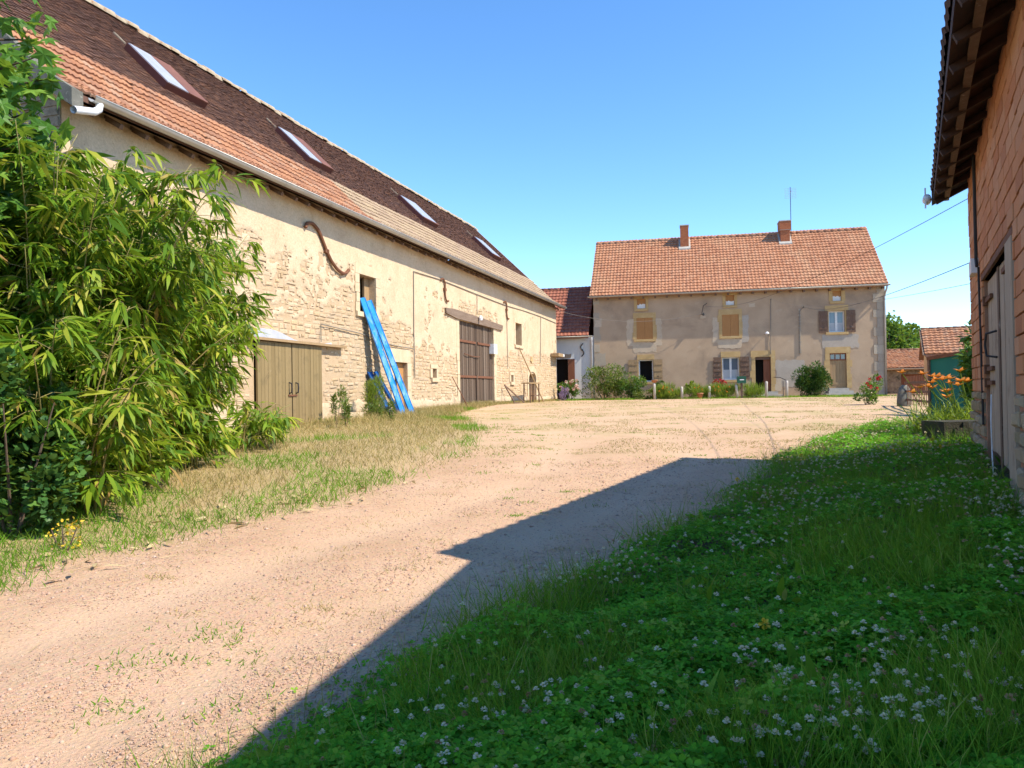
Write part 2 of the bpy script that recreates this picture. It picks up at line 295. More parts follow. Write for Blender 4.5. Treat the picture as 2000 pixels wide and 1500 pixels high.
def gz(x, y):
    x = np.asarray(x, float); y = np.asarray(y, float)
    z = .6*sstep(2, 22, y) + .25*sstep(22, 34, y)
    d = (x + 1)*.862 - (y - 2.8)*.507
    z = z + .32*sstep(.05, 2.6, d)*(1 - sstep(11.5, 17, y))*(1 - sstep(9, 14, x))
    z = z + .02*(fbm(x*.8 + 50, y*.8 + 50, 3, 3) - .5)*(1 - sstep(40, 60, y))
    z = z - .03*rut(x, y) + .018*(fbm(x*2.2, y*1.4, 5, 3) - .5)*(1 - sstep(25, 35, y))
    dv = edge_x(VERGE, y) - x
    z = z + .10*sstep(0, 1.6, dv)*(1 - sstep(30, 40, y))
    return z
def g1(x, y): return float(gz(x, y))
xs = np.unique(np.concatenate([np.arange(-14, 22, .2), np.arange(-60, 80, 4.), np.arange(-900, 901, 60.)]))
ys = np.unique(np.concatenate([np.arange(-4, 26, .2), np.arange(26, 60, .6), np.arange(-60, 130, 5.), np.arange(-300, 1501, 75.)]))
X, Y = np.meshgrid(xs, ys, indexing='ij'); Z = gz(X, Y); nx, ny = X.shape
idx = np.arange(nx*ny).reshape(nx, ny)
gnd = mk('ground', np.stack([X, Y, Z], -1).reshape(-1, 3), [np.stack([idx[:-1, :-1], idx[1:, :-1], idx[1:, 1:], idx[:-1, 1:]], -1).reshape(-1, 4)], M['ground'], smooth=True)
def vattr(o, nme, v):
    a = o.data.attributes.new(nme, 'FLOAT', 'POINT'); a.data.foreach_set('value', np.asarray(v, np.float32).ravel())
dl = X - edge_x(LAWN, Y, .18); dv = edge_x(VERGE, Y, .25) - X
vattr(gnd, 'sand', sstep(9, 22, Y + 3*(fbm(X*.3, Y*.3, 9) - .5)))
vattr(gnd, 'soil', np.maximum(sstep(-.05, .25, dl)*(1 - sstep(16.5, 18, Y)), sstep(60, 70, Y)))
vattr(gnd, 'verge', .8*sstep(-.4, .9, dv + .5*(fbm(X*1.5, Y*1.5, 13, 3) - .5))*(1 - sstep(43, 46, Y)))
vattr(gnd, 'rut', rut(X, Y)*(.5 + .5*fbm(X*1.5, Y*.7, 8, 3)))
tag(gnd, kind='structure')

# ------------------------------------------------------------------ shared building blocks
def wall_front(mb, x0, x1, z0, z1, ops, y=0., depth=.3, sgn=1):
    """front skin with rectangular openings and their reveals (front faces -y)"""
    xs_ = sorted({x0, x1, *[v for o in ops for v in o[:2]]}); zs_ = sorted({z0, z1, *[v for o in ops for v in o[2:4]]})
    for a, b in zip(xs_[:-1], xs_[1:]):
        for c, d in zip(zs_[:-1], zs_[1:]):
            mx, mz = (a + b)/2, (c + d)/2
            if any(o[0] < mx < o[1] and o[2] < mz < o[3] for o in ops): continue
            mb.add([(a, y, c), (b, y, c), (b, y, d), (a, y, d)], [(0, 1, 2, 3)], .5)
    for o in ops:
        a, b, c, d = o[:4]; y2 = y + depth
        mb.add([(a, y, c), (b, y, c), (b, y, d), (a, y, d), (a, y2, c), (b, y2, c), (b, y2, d), (a, y2, d)],
               [(0, 4, 5, 1), (1, 5, 6, 2), (2, 6, 7, 3), (3, 7, 4, 0)], .5)
def inst(TV, TF, P, Rm, Sc, var=None):
    """template verts/faces placed at P with rotation matrices Rm (columns = axes) and scales"""
    TV = np.asarray(TV, float); P = np.asarray(P, float); n = len(P); k = len(TV)
    Sc = np.asarray(Sc, float)
    if Sc.ndim == 1: Sc = np.repeat(Sc[:, None], 3, 1)
    V = np.einsum('nij,nkj->nki', Rm, TV[None]*Sc[:, None, :]) + P[:, None, :]
    by = {}
    for f in TF: by.setdefault(len(f), []).append(f)
    F = [(np.array(fs)[None] + (np.arange(n)*k)[:, None, None]).reshape(-1, len(fs[0])) for fs in by.values()]
    if var is None: var = rng.random(n)
    return V.reshape(-1, 3), F, np.repeat(var, k)
def join_inst(parts):
    V = []; by = {}; va = []; o = 0
    for v, F, w in parts:
        V.append(v); va.append(w)
        for f in F: by.setdefault(f.shape[1], []).append(f + o)
        o += len(v)
    return np.concatenate(V), [np.concatenate(f) for f in by.values()], np.concatenate(va)
def frames(T, roll=None, ref=(0, 0, 1)):
    """rotation matrices: y axis = T, z axis as near ref as possible, rolled about T"""
    T = np.asarray(T, float); T = T/(np.linalg.norm(T, axis=1)[:, None] + 1e-9)
    rf = np.broadcast_to(np.asarray(ref, float), T.shape)
    x = np.cross(T, rf); bad = np.linalg.norm(x, axis=1) < 1e-3; x[bad] = (1, 0, 0); x /= np.linalg.norm(x, axis=1)[:, None]
    z = np.cross(x, T)
    if roll is not None:
        c, s_ = np.cos(roll)[:, None], np.sin(roll)[:, None]; x, z = x*c + z*s_, z*c - x*s_
    return np.stack([x, T, z], -1)
def tile_template(w, l, th, prof):
    """roof tile: x across, y up the slope, z off the slope; prof = heights across"""
    k = len(prof); xs_ = np.linspace(0, w, k)
    V = [(x, 0, th + h) for x, h in zip(xs_, prof)] + [(x, l*1.06, h) for x, h in zip(xs_, prof)] + [(x, 0, h - .004) for x, h in zip(xs_, prof)]
    F = [(i, i + 1, k + i + 1, k + i) for i in range(k - 1)] + [(2*k + i, 2*k + i + 1, i + 1, i) for i in range(k - 1)]
    F += [(2*k, 0, k), (2*k + k - 1, 2*k - 1, k - 1)]
    return V, F
def slope_axes(a, b):
    """a, b = (y, z) low and high; returns rotation matrix with x along, y up slope, z normal"""
    d = np.array([0, b[0] - a[0], b[1] - a[1]], float); L = np.linalg.norm(d); d /= L
    return np.stack([np.array([1., 0, 0]), d, np.cross([1., 0, 0], d)], -1), L
def tiles_on(x0, x1, a, b, w, rl, th, prof, jit=.004, first=0., last=None):
    Rm, L = slope_axes(a, b); L = last if last else L
    nx_ = int(round((x1 - x0)/w)); nr = int(math.ceil((L - first)/rl - .02)); P = []
    for r in range(nr):
        for i in range(nx_):
            P.append((x0 + i*(x1 - x0)/nx_, first + r*rl, 0))
    P = np.array(P); P[:, 0] += rng.normal(0, jit, len(P)); P[:, 1] += rng.normal(0, jit, len(P)); P[:, 2] += abs(rng.normal(0, jit, len(P))) + .045*fbm(P[:, 0]*.35, P[:, 1]*.6, 15, 3) - .008
    sl_ = rng.random(len(P)) < .012; P[sl_, 1] -= rng.uniform(.02, .06, sl_.sum())
    P = P@Rm.T + np.array([0, a[0], a[1]])
    RM = np.repeat(Rm[None], len(P), 0); t = rng.normal(0, .012, len(P)); c, s_ = np.cos(t), np.sin(t)
    J = np.zeros((len(P), 3, 3)); J[:, 0, 0] = c; J[:, 0, 1] = -s_; J[:, 1, 0] = s_; J[:, 1, 1] = c; J[:, 2, 2] = 1
    TV, TF = tile_template((x1 - x0)/nx_*.995, rl, th, prof)
    return TV, TF, P, RM@J, Rm
def anchor(parent, x, z, hgt, lean, mat, y=-.045, r=.03, flip=1, name='wall_anchor'):
    """wrought iron S-shaped wall tie"""
    t = np.linspace(-1, 1, 25); px = flip*np.sin(t*math.pi*.95)*hgt*.17 + t*lean*hgt/2; pz = t*hgt/2
    mb = MB(); mb.tube(np.stack([x + px, np.full(25, y), z + pz], -1), r, 6); mb.box(x - .05, x + .05, y - .03, .0, z - .05, z + .05)
    return mb.build(name, mat, parent)
def half_gutter(name, x0, x1, y, z, r, mat, parent, joints=True):
    mb = MB(); k = 7; A = [math.pi + math.pi*i/(k - 1) for i in range(k)]
    for rr, fl in ((r, 1), (r*.93, -1)):
        V = [(x, y + rr*math.cos(a), z + rr*math.sin(a)) for x in (x0, x1) for a in A]
        F = [(i, i + 1, k + i + 1, k + i) for i in range(k - 1)]; mb.add(V, F if fl < 0 else [f[::-1] for f in F], .5)
    mb.tube([(x0, y - r, z + .005), (x1, y - r, z + .005)], .012, 6)
    if joints:
        x = x0 + 1.4
        while x < x1:
            V = [(xx, y + (r + .007)*math.cos(a), z + (r + .007)*math.sin(a)) for xx in (x, x + .035) for a in A]
            mb.add(V, [(i + 1, i, k + i, k + i + 1) for i in range(k - 1)], .5); x += 2.0
    return mb.build(name, mat, parent, True)
def rough_patch(name, x0, x1, z0, z1, mat, parent, y=-.006, holes=None, amp=.05, seed=0, th=.012):
    r = random.Random(seed); pts = []
    def seg(a, b):
        n = max(2, int(math.hypot(b[0] - a[0], b[1] - a[1])/.14))
        for i in range(n):
            t = i/n; pts.append((a[0] + (b[0] - a[0])*t + r.uniform(-amp, amp), a[1] + (b[1] - a[1])*t + r.uniform(-amp, amp)))
    c = [(x0, z0), (x1, z0), (x1, z1), (x0, z1)]
    for i in range(4): seg(c[i], c[(i + 1) % 4])
    return MB().prism(pts, y, y + th).build(name, mat, parent)

# ------------------------------------------------------------------ the long stone barn
BARN_A = R_(17.0334); BD = Vector((math.sin(BARN_A), math.cos(BARN_A), 0)); BN = Vector((math.cos(BARN_A), -math.sin(BARN_A), 0))
BW0 = Vector((-7.308, 12.496, 0))
barn = empty('stone_barn', BW0, math.atan2(BD.y, BD.x))
tag(barn, 'long stone barn with peeling beige plaster, brown tiled roof and four roof hatches', 'barn')
def bw(s, y, z): return BW0 + BD*s - BN*y + Vector((0, 0, z))      # barn local -> world
BL = 33.85; BTOP = 6.35
OPS = [(5.06, 7.8, .2, 2.63), (10.03, 11.05, 3.76, 4.85), (12.22, 13.2, .4, 2.38), (15.3, 15.68, 1.92, 2.25), (18.0, 22.2, .4, 4.2), (25.58, 26.62, 3.65, 4.72), (27.78, 29.2, .3, 2.3), (24.72, 25.1, 1.86, 2.18)]
mb = MB(); wall_front(mb, 0, BL, -.3, BTOP, OPS, 0, .45)
mb.add([(0, 0, -.3), (0, 10, -.3), (0, 10, 6.3), (0, 5, 11.05), (0, 0, 6.35)], [(0, 4, 3, 2, 1)], .5)
mb.add([(BL, 0, -.3), (BL, 10, -.3), (BL, 10, 6.3), (BL, 5, 11.05), (BL, 0, 6.35)], [(0, 1, 2, 3, 4)], .5)
mb.add([(0, 10, -.3), (BL, 10, -.3), (BL, 10, 6.3), (0, 10, 6.3)], [(0, 3, 2, 1)], .5)
bwall = mb.build('wall', M['mortar'], barn)
# dark inside: near-black box stands in for the unlit depth
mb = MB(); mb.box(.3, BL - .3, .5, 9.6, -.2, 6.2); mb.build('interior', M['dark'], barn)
# near gable, dark old masonry skin and its stones
gm = MB(); zc = .2
while zc < 7.4:
    yy = .0; hc = random.uniform(.11, .2)
    while yy < 3.4:
        L = random.uniform(.14, .42); hh_ = hc*random.uniform(.75, 1.05)
        if zc + hc < 6.3 + yy*.95:
            q_ = [(yy + random.uniform(0, .03), zc + random.uniform(0, .03)), (yy + L - random.uniform(.01, .05), zc + random.uniform(0, .03)), (yy + L - random.uniform(.01, .06), zc + hh_ - random.uniform(0, .03)), (yy + random.uniform(0, .04), zc + hh_ - random.uniform(0, .03))]
            d_ = -.01 - random.uniform(0, .03); gm.add([(0.01, a, b) for a, b in q_] + [(d_, a*.94 + .06*(yy + L/2), b*.9 + .1*(zc + hc/2)) for a, b in q_], [(0, 4, 5, 1), (1, 5, 6, 2), (2, 6, 7, 3), (3, 7, 4, 0), (4, 7, 6, 5)])
        yy += L
    zc += hc
gm.add([(-.003, 0, -.2), (-.003, 9.9, -.2), (-.003, 9.9, 6.2), (-.003, 5, 10.9), (-.003, 0, 6.2)], [(0, 4, 3, 2, 1)], .5)
gs = gm.build('gable_stones', M['darkstone'], bwall); tag(gs, kind='stuff')
# plaster sheet with holes where the rubble shows
st = .05; sx = np.arange(.0, BL + .001, st); sz = np.arange(.0, 6.3, st); SX, SZ = np.meshgrid(sx, sz, indexing='ij')
def exposed(s, z):
    n1 = fbm(s*.45 + 7, z*.75 + 3, 11, 4); n2 = fbm(s*1.9, z*2.6, 21, 4); n3 = fbm(s*5.5, z*7.5, 31, 3)
    line = np.interp(s, [0, 5, 7.5, 9.5, 11.5, 13.5, 15, 17.5, 19, 23, 25, 28, 31, 34], [2.4, 3.1, 3.4, 3.9, 3.6, 3.3, 3.0, 2.5, 2.2, 2.6, 3.1, 3.0, 3.3, 3.4])
    body = sstep(1.0, 1.35, z)*(1 - sstep(line - .5, line + .6, z))
    e = .9*body + .55*(n1 - .5) + .75*(n2 - .5) + .5*(n3 - .5)
    over = sstep(4.4, 4.5, z)*(1 - sstep(4.75, 5.1, z))*sstep(17.5, 18.6, s)*(1 - sstep(22.4, 23.3, s))
    e = e + .6*over
    e = e + .20*sstep(.3, .75, n3)*(z > 1.2)*(1 - sstep(4.9, 5.4, z)) + .34*sstep(3.2, 4.2, z)*(1 - sstep(4.8, 5.5, z))*(1 - sstep(9, 13, s))      # pitted upper left
    e = e - .5*sstep(13.3, 13.9, s)*(1 - sstep(14.0, 14.6, s))*(z > 2.6) - .25*((s > 16) & (s < 18) & (z > 1.2) & (z < 2.6))
    e = e - 2*sstep(5.2, 5.5, z)
    return e
EX = exposed(SX, SZ)
hole = EX > .52
rim = np.zeros_like(hole)
for dx, dz in ((1, 0), (-1, 0), (0, 1), (0, -1)): rim |= np.roll(np.roll(hole, dx, 0), dz, 1)
PY = -.026 - .016*(fbm(SX*2.2, SZ*2.2, 51, 4) - .5) - .008*(rng.random(SX.shape) - .5)
PY = np.where(hole | rim, -.002, PY)
keep = ~hole
quad = keep[:-1, :-1] & keep[1:, :-1] & keep[1:, 1:] & keep[:-1, 1:]
cxm = (SX[:-1, :-1] + st/2); czm = (SZ[:-1, :-1] + st/2)
for a, b, c, d in OPS: quad &= ~((cxm > a - .02) & (cxm < b + .02) & (czm > c) & (czm < d + .02))
ii = np.arange(SX.size).reshape(SX.shape)
Fq = np.stack([ii[:-1, :-1], ii[1:, :-1], ii[1:, 1:], ii[:-1, 1:]], -1)[quad]
jx = (rng.random(SX.shape) - .5)*.03; jz = (rng.random(SX.shape) - .5)*.03
jx[0] = jx[-1] = 0
pl = mk('plaster', np.stack([SX + jx, PY, SZ + jz], -1).reshape(-1, 3), [Fq], M['plaster'], bwall, True)
# rubble stones in courses
def stone_template(seed):
    r = np.random.default_rng(seed); V = []
    o = [(-.5, -.5), (.5, -.5), (.5, .5), (-.5, .5)]
    a = [(x*(1 + r.uniform(-.22, .05)), z*(1 + r.uniform(-.34, .06))) for x, z in o]
    V += [(x, 0., z) for x, z in a] + [(x, -.55, z) for x, z in a]
    V += [(x*.78, -1 + r.uniform(-.15, .2), z*.68) for x, z in a]
    F = [(0, 1, 5, 4), (1, 2, 6, 5), (2, 3, 7, 6), (3, 0, 4, 7), (4, 5, 9, 8), (5, 6, 10, 9), (6, 7, 11, 10), (7, 4, 8, 11), (8, 9, 10, 11)]
    return np.array(V), F
ST = [stone_template(i) for i in range(8)]
stones = []; z = .75
while z < 5.2:
    h = random.uniform(.085, .155); s = .1 + random.uniform(0, .2)
    while s < BL - .2:
        L = random.choice([random.uniform(.10, .2), random.uniform(.16, .34), random.uniform(.25, .46)]); cs, cz = s + L/2, z + h/2 + .16*(float(fbm(s*.55, z*.8, 61, 3)) - .5)
        if random.random() > .13 and exposed(np.array(cs), np.array(cz)) > .44 and not any(a - L/2 - .14 < cs < b + L/2 + .14 and c - .1 < cz < d + .16 for a, b, c, d in OPS):
            stones.append((cs, cz + random.uniform(-.015, .015), L - random.uniform(.01, .05), (h - .012)*random.uniform(.68, 1.08), random.uniform(.008, .032)))
        s += L
    z += h
stones.sort(key=lambda q: -(q[2]*q[3])/(q[0] + 9)**2 if q[0] > 7.6 else 0)
st_me = []
for i, (V, F) in enumerate(ST):
    o = mk('stone', V, F, M['rubble']); st_me.append(o.data); bpy.data.objects.remove(o)
for i, (cs, cz, L, h, d) in enumerate(stones[:300]):
    share(st_me[i % 8], 'stone', (cs, .004, cz), (0, random.gauss(0, .07), 0), (L, d, h), bwall)
parts = []
rest = np.array(stones[300:])
for k in range(8):
    q = rest[k::8]
    parts.append(inst(*ST[k], np.stack([q[:, 0], np.full(len(q), .004), q[:, 1]], -1), np.repeat(np.eye(3)[None], len(q), 0), np.stack([q[:, 2], q[:, 4], q[:, 3]], -1)))
V, F, va = join_inst(parts); tag(mk('rubble_stones', V, F, M['rubble'], bwall, var=va), kind='stuff')

# roof
RK = (.25, 6.72); RE = (-.48, 6.27); RR = (5.0, 11.29)
mb = MB(); ov = .12
prof = [RE, RK, RR, (9.75, 6.72), (10.48, 6.27)]
for (a, b) in zip(prof[:-1], prof[1:]):
    mb.add([(-ov, a[0], a[1]), (BL + ov, a[0], a[1]), (BL + ov, b[0], b[1]), (-ov, b[0], b[1])], [(0, 1, 2, 3)], .5)
    mb.add([(-ov, a[0], a[1] - .1), (BL + ov, a[0], a[1] - .1), (BL + ov, b[0], b[1] - .1), (-ov, b[0], b[1] - .1)], [(3, 2, 1, 0)], .5)
mb.add([(-ov, RE[0], RE[1] - .1), (BL + ov, RE[0], RE[1] - .1), (BL + ov, RE[0], RE[1]), (-ov, RE[0], RE[1])], [(0, 1, 2, 3)], .5)
for x, sg in ((-ov, 1), (BL + ov, -1)):
    for (a, b) in zip(prof[:-1], prof[1:]):
        f = [(0, 1, 2, 3)] if sg > 0 else [(3, 2, 1, 0)]
        mb.add([(x, a[0], a[1] - .1), (x, a[0], a[1]), (x, b[0], b[1]), (x, b[0], b[1] - .1)], f, .5)
broof = mb.build('roof', M['tile_old'], barn)
up_ = lambda p: (p[0], p[1] + .012)
Rm, Lm = slope_axes(RK, RR); SB = 1.73
wav = [.0, .028, .012, .0, .012, .028, .0]
parts = []; near = []
for (x0, x1, mat_key) in ((-.1, 11.0, 'tile_orange'), (11.0, BL + .1, 'tile_beige')):
    ps = []
    for (a, b, first, last) in ((RE, RK, 0, None), (RK, RR, 0, SB)):
        TV, TF, P, RM, Rs = tiles_on(x0, x1, up_(a), up_(b), .235, .30, .035, wav, first=first, last=last)
        if mat_key == 'tile_orange':
            order = np.argsort(P[:, 0] + rng.random(len(P))*.01); near.append((TV, TF, P[order], RM[order]))
        else: ps.append(inst(TV, TF, P, RM, np.ones(len(P))))
    if ps:
        V, F, va = join_inst(ps); tag(mk('sand_tiles', V, F, M[mat_key], broof, var=va), kind='stuff')
tm = {}
tot = sum(len(q[2]) for q in near); share_n = [int(300*len(q[2])/tot) for q in near]
ps = []
for (TV, TF, P, RM), n in zip(near, share_n):
    o = mk('tile', TV, TF, M['tile_orange'], smooth=False); me = o.data; bpy.data.objects.remove(o)
    for p_, r_ in zip(P[:n], RM[:n]):
        o = bpy.data.objects.new('tile', me); COL.objects.link(o); o.parent = broof
        mm = Matrix(r_.tolist()).to_4x4(); mm.translation = p_; o.matrix_local = mm
    ps.append(inst(TV, TF, P[n:], RM[n:], np.ones(len(P) - n)))
V, F, va = join_inst(ps); tag(mk('orange_tiles', V, F, M['tile_orange'], broof, var=va), kind='stuff')
TV, TF, P, RM, Rs = tiles_on(-.1, BL + .1, up_(RK), up_(RR), .17, .112, .02, [0, .003, 0], jit=.007, first=SB)
V, F, va = inst(TV, TF, P, RM, np.ones(len(P))); tag(mk('plain_tiles', V, F, M['tile_old'], broof, var=va), kind='stuff')
# ridge caps
k = 9; TV = [(x, (.17 + .02*x)*math.cos(a), (.15 + .02*x)*math.sin(a) - .05) for x in (0, .42) for a in np.linspace(-.1, math.pi + .1, k)]
TV += [(0, .14*math.cos(a), .12*math.sin(a) - .05) for a in np.linspace(-.1, math.pi + .1, k)]
TF = [(i, k + i, k + i + 1, i + 1) for i in range(k - 1)] + [(2*k + i, i, i + 1, 2*k + i + 1) for i in range(k - 1)]
o = mk('ridge_tile', TV, TF, M['ridge'], smooth=True); rme = o.data; bpy.data.objects.remove(o)
x = -.1
while x < BL:
    share(rme, 'ridge_tile', (x, 5.0 + random.uniform(-.02, .02), 11.31 + random.uniform(-.02, .025)), (0, random.uniform(-.03, .03), random.uniform(-.04, .04)), (1, random.uniform(.9, 1.15), random.uniform(.85, 1.2)), broof); x += .39
# verge stones: near coping and thin far one
mb = MB()
for (a, b) in zip([(-.5, 6.22), (.2, 6.67), (1.2, 7.6), (2.4, 8.75), (3.6, 9.9)], [(.2, 6.67), (1.2, 7.6), (2.4, 8.75), (3.6, 9.9), (5, 11.26)]):
    mb.add([(xx, yy, zz + dz) for xx in (-.24, -.02) for (yy, zz) in (a, b) for dz in (-.2, .09)], [(0, 2, 3, 1), (4, 5, 7, 6), (1, 3, 7, 5), (0, 4, 6, 2), (0, 1, 5, 4), (2, 6, 7, 3)])
mb.build('coping', M['coping'], barn)
mb = MB(); Rf, _ = slope_axes(RK, RR)
for i in range(16):
    a = i*.41; p = np.array([BL + .12, RK[0], RK[1]]) + Rf[:, 1]*(a + .2); mb.obox(p, Rf.T, (.07, .21, .055))
mb.build('far_coping', M['ridge'], barn)
# rafters and gutter
o = MB().box(-.05, .05, -.46, .3, -.06, .06).build('rafter', M['wood_dark']); rf_me = o.data; bpy.data.objects.remove(o)
for i in range(56):
    share(rf_me, 'rafter', (.35 + i*.6 + random.uniform(-.05, .05), 0, 6.28 + random.uniform(-.015, .015)), (R_(30), 0, 0), (.8, .85, .7), barn)
half_gutter('gutter', .1, BL + .25, -.56, 6.27, .085, M['zinc'], barn)
mb = MB(); mb.tube([(.25, -.56, 6.2), (.22, -.57, 6.10), (.1, -.6, 6.02), (-.1, -.64, 5.96), (-.38, -.68, 5.88)], .06, 12, cap=False)
mb.tube([(-.38, -.68, 5.88), (-.1, -.64, 5.96), (.1, -.6, 6.02)], .052, 12, cap=False); mb.build('downpipe', M['white_pvc'], barn, True)
# roof hatches
def on_roof(s, w, h):
    t = (w - RK[0])/(RR[0] - RK[0]); return np.array([s, w, RK[1] + t*(RR[1] - RK[1])]) + Rf[:, 2]*h
for i, (s0, s1, split) in enumerate([(4.62, 6.0, .52), (10.6, 11.98, .5), (19.2, 20.75, .0), (28.25, 29.6, .0)]):
    hs = empty('roof_hatch', parent=barn)
    L = 1.55; c = on_roof((s0 + s1)/2, 2.58, .1); hw_ = (s1 - s0)/2
    MB().obox(c, Rf.T, (hw_, L/2, .1)).build('frame', M['maroon'], hs)
    top = on_roof((s0 + s1)/2, 2.58, .212)
    if split:
        MB().obox(top - Rf[:, 0]*hw_*(1 - split), Rf.T, (hw_*split - .02, L/2 - .01, .012)).build('white_sheet', M['whitesheet'], hs)
        MB().obox(top + Rf[:, 0]*hw_*split, Rf.T, (hw_*(1 - split), L/2 + .01, .014)).build('rusty_sheet', M['rustsheet'], hs)
    else:
        MB().obox(top, Rf.T, (hw_ - .05, L/2 - .06, .012)).build('white_sheet', M['whitesheet'], hs)
        MB().obox(top + Rf[:, 1]*(-L/2 + .03), Rf.T, (hw_, .05, .02)).build('rim', M['rustsheet'], hs)
    a = on_roof(s0 - .02, 3.1, .16); MB().obox(a + Rf[:, 1]*.3, Rf.T, (.022, .22, .015)).build('stay', M['ridge'], hs)
# dressed stone round openings
def surround(name, a, b, c, d, mat, parent, jw=.17, lh=.26, y=-.035, sill=True, n=4):
    mb = MB(); g = .012
    mb.box(a - jw - .05, b + jw + .05, y - .004, .02, d + .003, d + lh)
    zz = c
    for i in range(n):
        z2 = c + (d - c)*(i + 1)/n
        for s0_, s1_ in ((a - jw - random.uniform(0, .12), a - .002), (b + .002, b + jw + random.uniform(0, .12))): mb.box(s0_, s1_, y - random.uniform(0, .006), .02, zz + g/2, z2 - g/2)
        zz = z2
    if sill: mb.box(a - jw - .03, b + jw + .03, y - .05, .02, c - .14, c - .003)
    return mb.build(name, mat, parent)
surround('stone_surround', 10.03, 11.05, 3.76, 4.85, M['ashlar'], barn, .2, .3)
surround('stone_surround', 12.22, 13.2, .6, 2.38, M['ashlar'], barn, .2, .42, sill=False)
surround('stone_surround', 15.3, 15.68, 1.92, 2.25, M['ashlar'], barn, .1, .14, n=1)
surround('stone_surround', 18.0, 22.2, .5, 4.2, M['ashlar'], barn, .24, .02, sill=False, n=7)
surround('stone_surround', 25.58, 26.62, 3.65, 4.72, M['ashlar'], barn, .17, .22, n=3)
surround('stone_surround', 24.72, 25.1, 1.86, 2.18, M['ashlar'], barn, .1, .13, n=1)
mb = MB()                                     # arched surround of the small far door
ac, aw = 28.49, .71
arc = [(ac + r*math.cos(t)*1.0, 2.02 + r*.55*math.sin(t)) for r, ts in ((aw, np.linspace(0, math.pi, 11)),) for t in ts]
outer = [(ac + (aw + .24)*math.cos(t), 2.02 + (aw*.55 + .30)*math.sin(t)) for t in np.linspace(0, math.pi, 11)]
for i in range(10): mb.prism([arc[i], outer[i], outer[i + 1], arc[i + 1]], -.045, .2)
for s0_, s1_ in ((ac - aw - .22, ac - aw), (ac + aw, ac + aw + .22)):
    for i in range(3): mb.box(s0_, s1_, -.04, .02, .5 + i*.51, .5 + i*.51 + .5)
mb.build('arch_surround', M['ashlar'], barn)
MB().box(27.78, 29.2, .3, .34, .3, 1.5).build('door', M['orange_door'], barn)
mb = MB(); mb.prism([(28.34 + .24*math.cos(2*math.pi*i/10 + .3)*(1 if i % 2 else .55), 3.02 + .2*math.sin(2*math.pi*i/10 + .3)*(1 if i % 2 else .55)) for i in range(10)], -.06, -.02); mb.build('ornament', M['ochre'], barn)
# doors
dr = empty('cart_door', parent=barn)
pme = {}
x = 18.03; i = 0
while x < 22.15:
    w_ = random.uniform(.2, .29); w_ = min(w_, 22.17 - x); bot = .98 + random.uniform(-.05, .06) + (.0 if x > 20 else -.02)
    mb = MB(); mb.prism([(x, bot), (x + w_ - random.uniform(.012, .05), bot + random.uniform(-.05, .05)), (x + w_ - random.uniform(.012, .05), 4.2), (x, 4.19)], .06 + random.uniform(-.012, .012), .1)
    mb.build('plank', M['wood_grey'], dr); x += w_
for (a, b, zz) in ((18.0, 20.0, 3.42), (20.25, 22.25, 3.42), (18.0, 20.05, 2.02), (20.1, 22.3, 2.02)):
    mb = MB(); mb.box(a, b, .01, .06, zz - .045, zz + .045); mb.tube([(a if a < 20.02 else b, .02, zz - .09), (a if a < 20.02 else b, .02, zz + .09)], .04, 8); mb.build('strap_hinge', M['rust'], dr)
MB().tube([(18.6 + 1.8*t, -.0 - .02*math.sin(t*9), 2.92 - .04*math.sin(3*t) - .05*t) for t in np.linspace(0, 1, 12)], .016, 6).build('iron_rod', M['rust'], dr)
MB().box(20.02, 20.12, .0, .06, .95, 2.1).build('post', M['wood_grey'], dr)
mb = MB(); mb.box(18.1, 20.0, .1, .13, .8, .99); mb.box(20.3, 22.25, .03, .08, .93, 1.0); mb.build('threshold_board', M['wood_pale'], dr)
mb = MB(); mb.prism([(16.5, 4.52), (16.55, 4.33), (17.6, 4.22), (23.3, 4.16), (23.4, 4.40), (20, 4.50), (17.4, 4.56)], -.1, .25); mb.build('lintel_beam', M['beam'], barn)
sd = empty('shed_door', parent=barn)
for (a, b) in ((5.06, 6.42), (6.45, 7.8)):
    n = 10
    for i in range(n):
        x0 = a + (b - a)*i/n; MB().box(x0 + .004, x0 + (b - a)/n - .004, -.10 + random.uniform(-.003, .003), -.05, .45, 2.62).build('plank', M['wood_olive'], sd)
for x0 in (6.30, 6.58):
    mb = MB(); mb.tube([(x0, -.10, 1.42), (x0, -.17, 1.44), (x0, -.18, 1.55), (x0, -.17, 1.66), (x0, -.10, 1.68)], .018, 6); mb.build('handle', M['iron'], sd)
mb = MB(); mb.box(6.25, 6.62, -.125, -.1, 1.35, 1.39); mb.build('latch', M['rust'], sd)
mb = MB(); mb.box(4.8, 8.95, -.2, -.04, 2.64, 2.70); mb.build('top_board', M['wood_tan'], sd)
mb = MB()
for i in range(14):
    a, b = 4.9 + i*.25, 4.9 + (i + 1)*.25; z0, z1 = [2.86 + .1*math.sin(j*.5) - .012*j for j in (i, i + 1)]
    mb.add([(a, -.06, 2.71), (b, -.06, 2.71), (b, -.03, z1), (a, -.03, z0), (a, -.045, 2.71), (b, -.045, 2.71), (b, -.02, z1 + .01), (a, -.02, z0 + .01)], [(0, 1, 2, 3), (7, 6, 5, 4), (3, 2, 6, 7)])
mb.build('flashing', M['whitesheet'], sd)
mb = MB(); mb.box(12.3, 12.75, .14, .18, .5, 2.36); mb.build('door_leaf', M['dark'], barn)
MB().box(12.72, 13.2, .12, .17, .5, 2.36).build('door_leaf', M['orange_door'], barn)
MB().box(25.58, 26.62, .28, .32, 3.65, 4.72).build('hatch_board', M['wood_grey'], barn)
MB().box(10.75, 11.05, .2, .26, 3.76, 4.85).build('open_shutter', M['wood_tan'], barn)
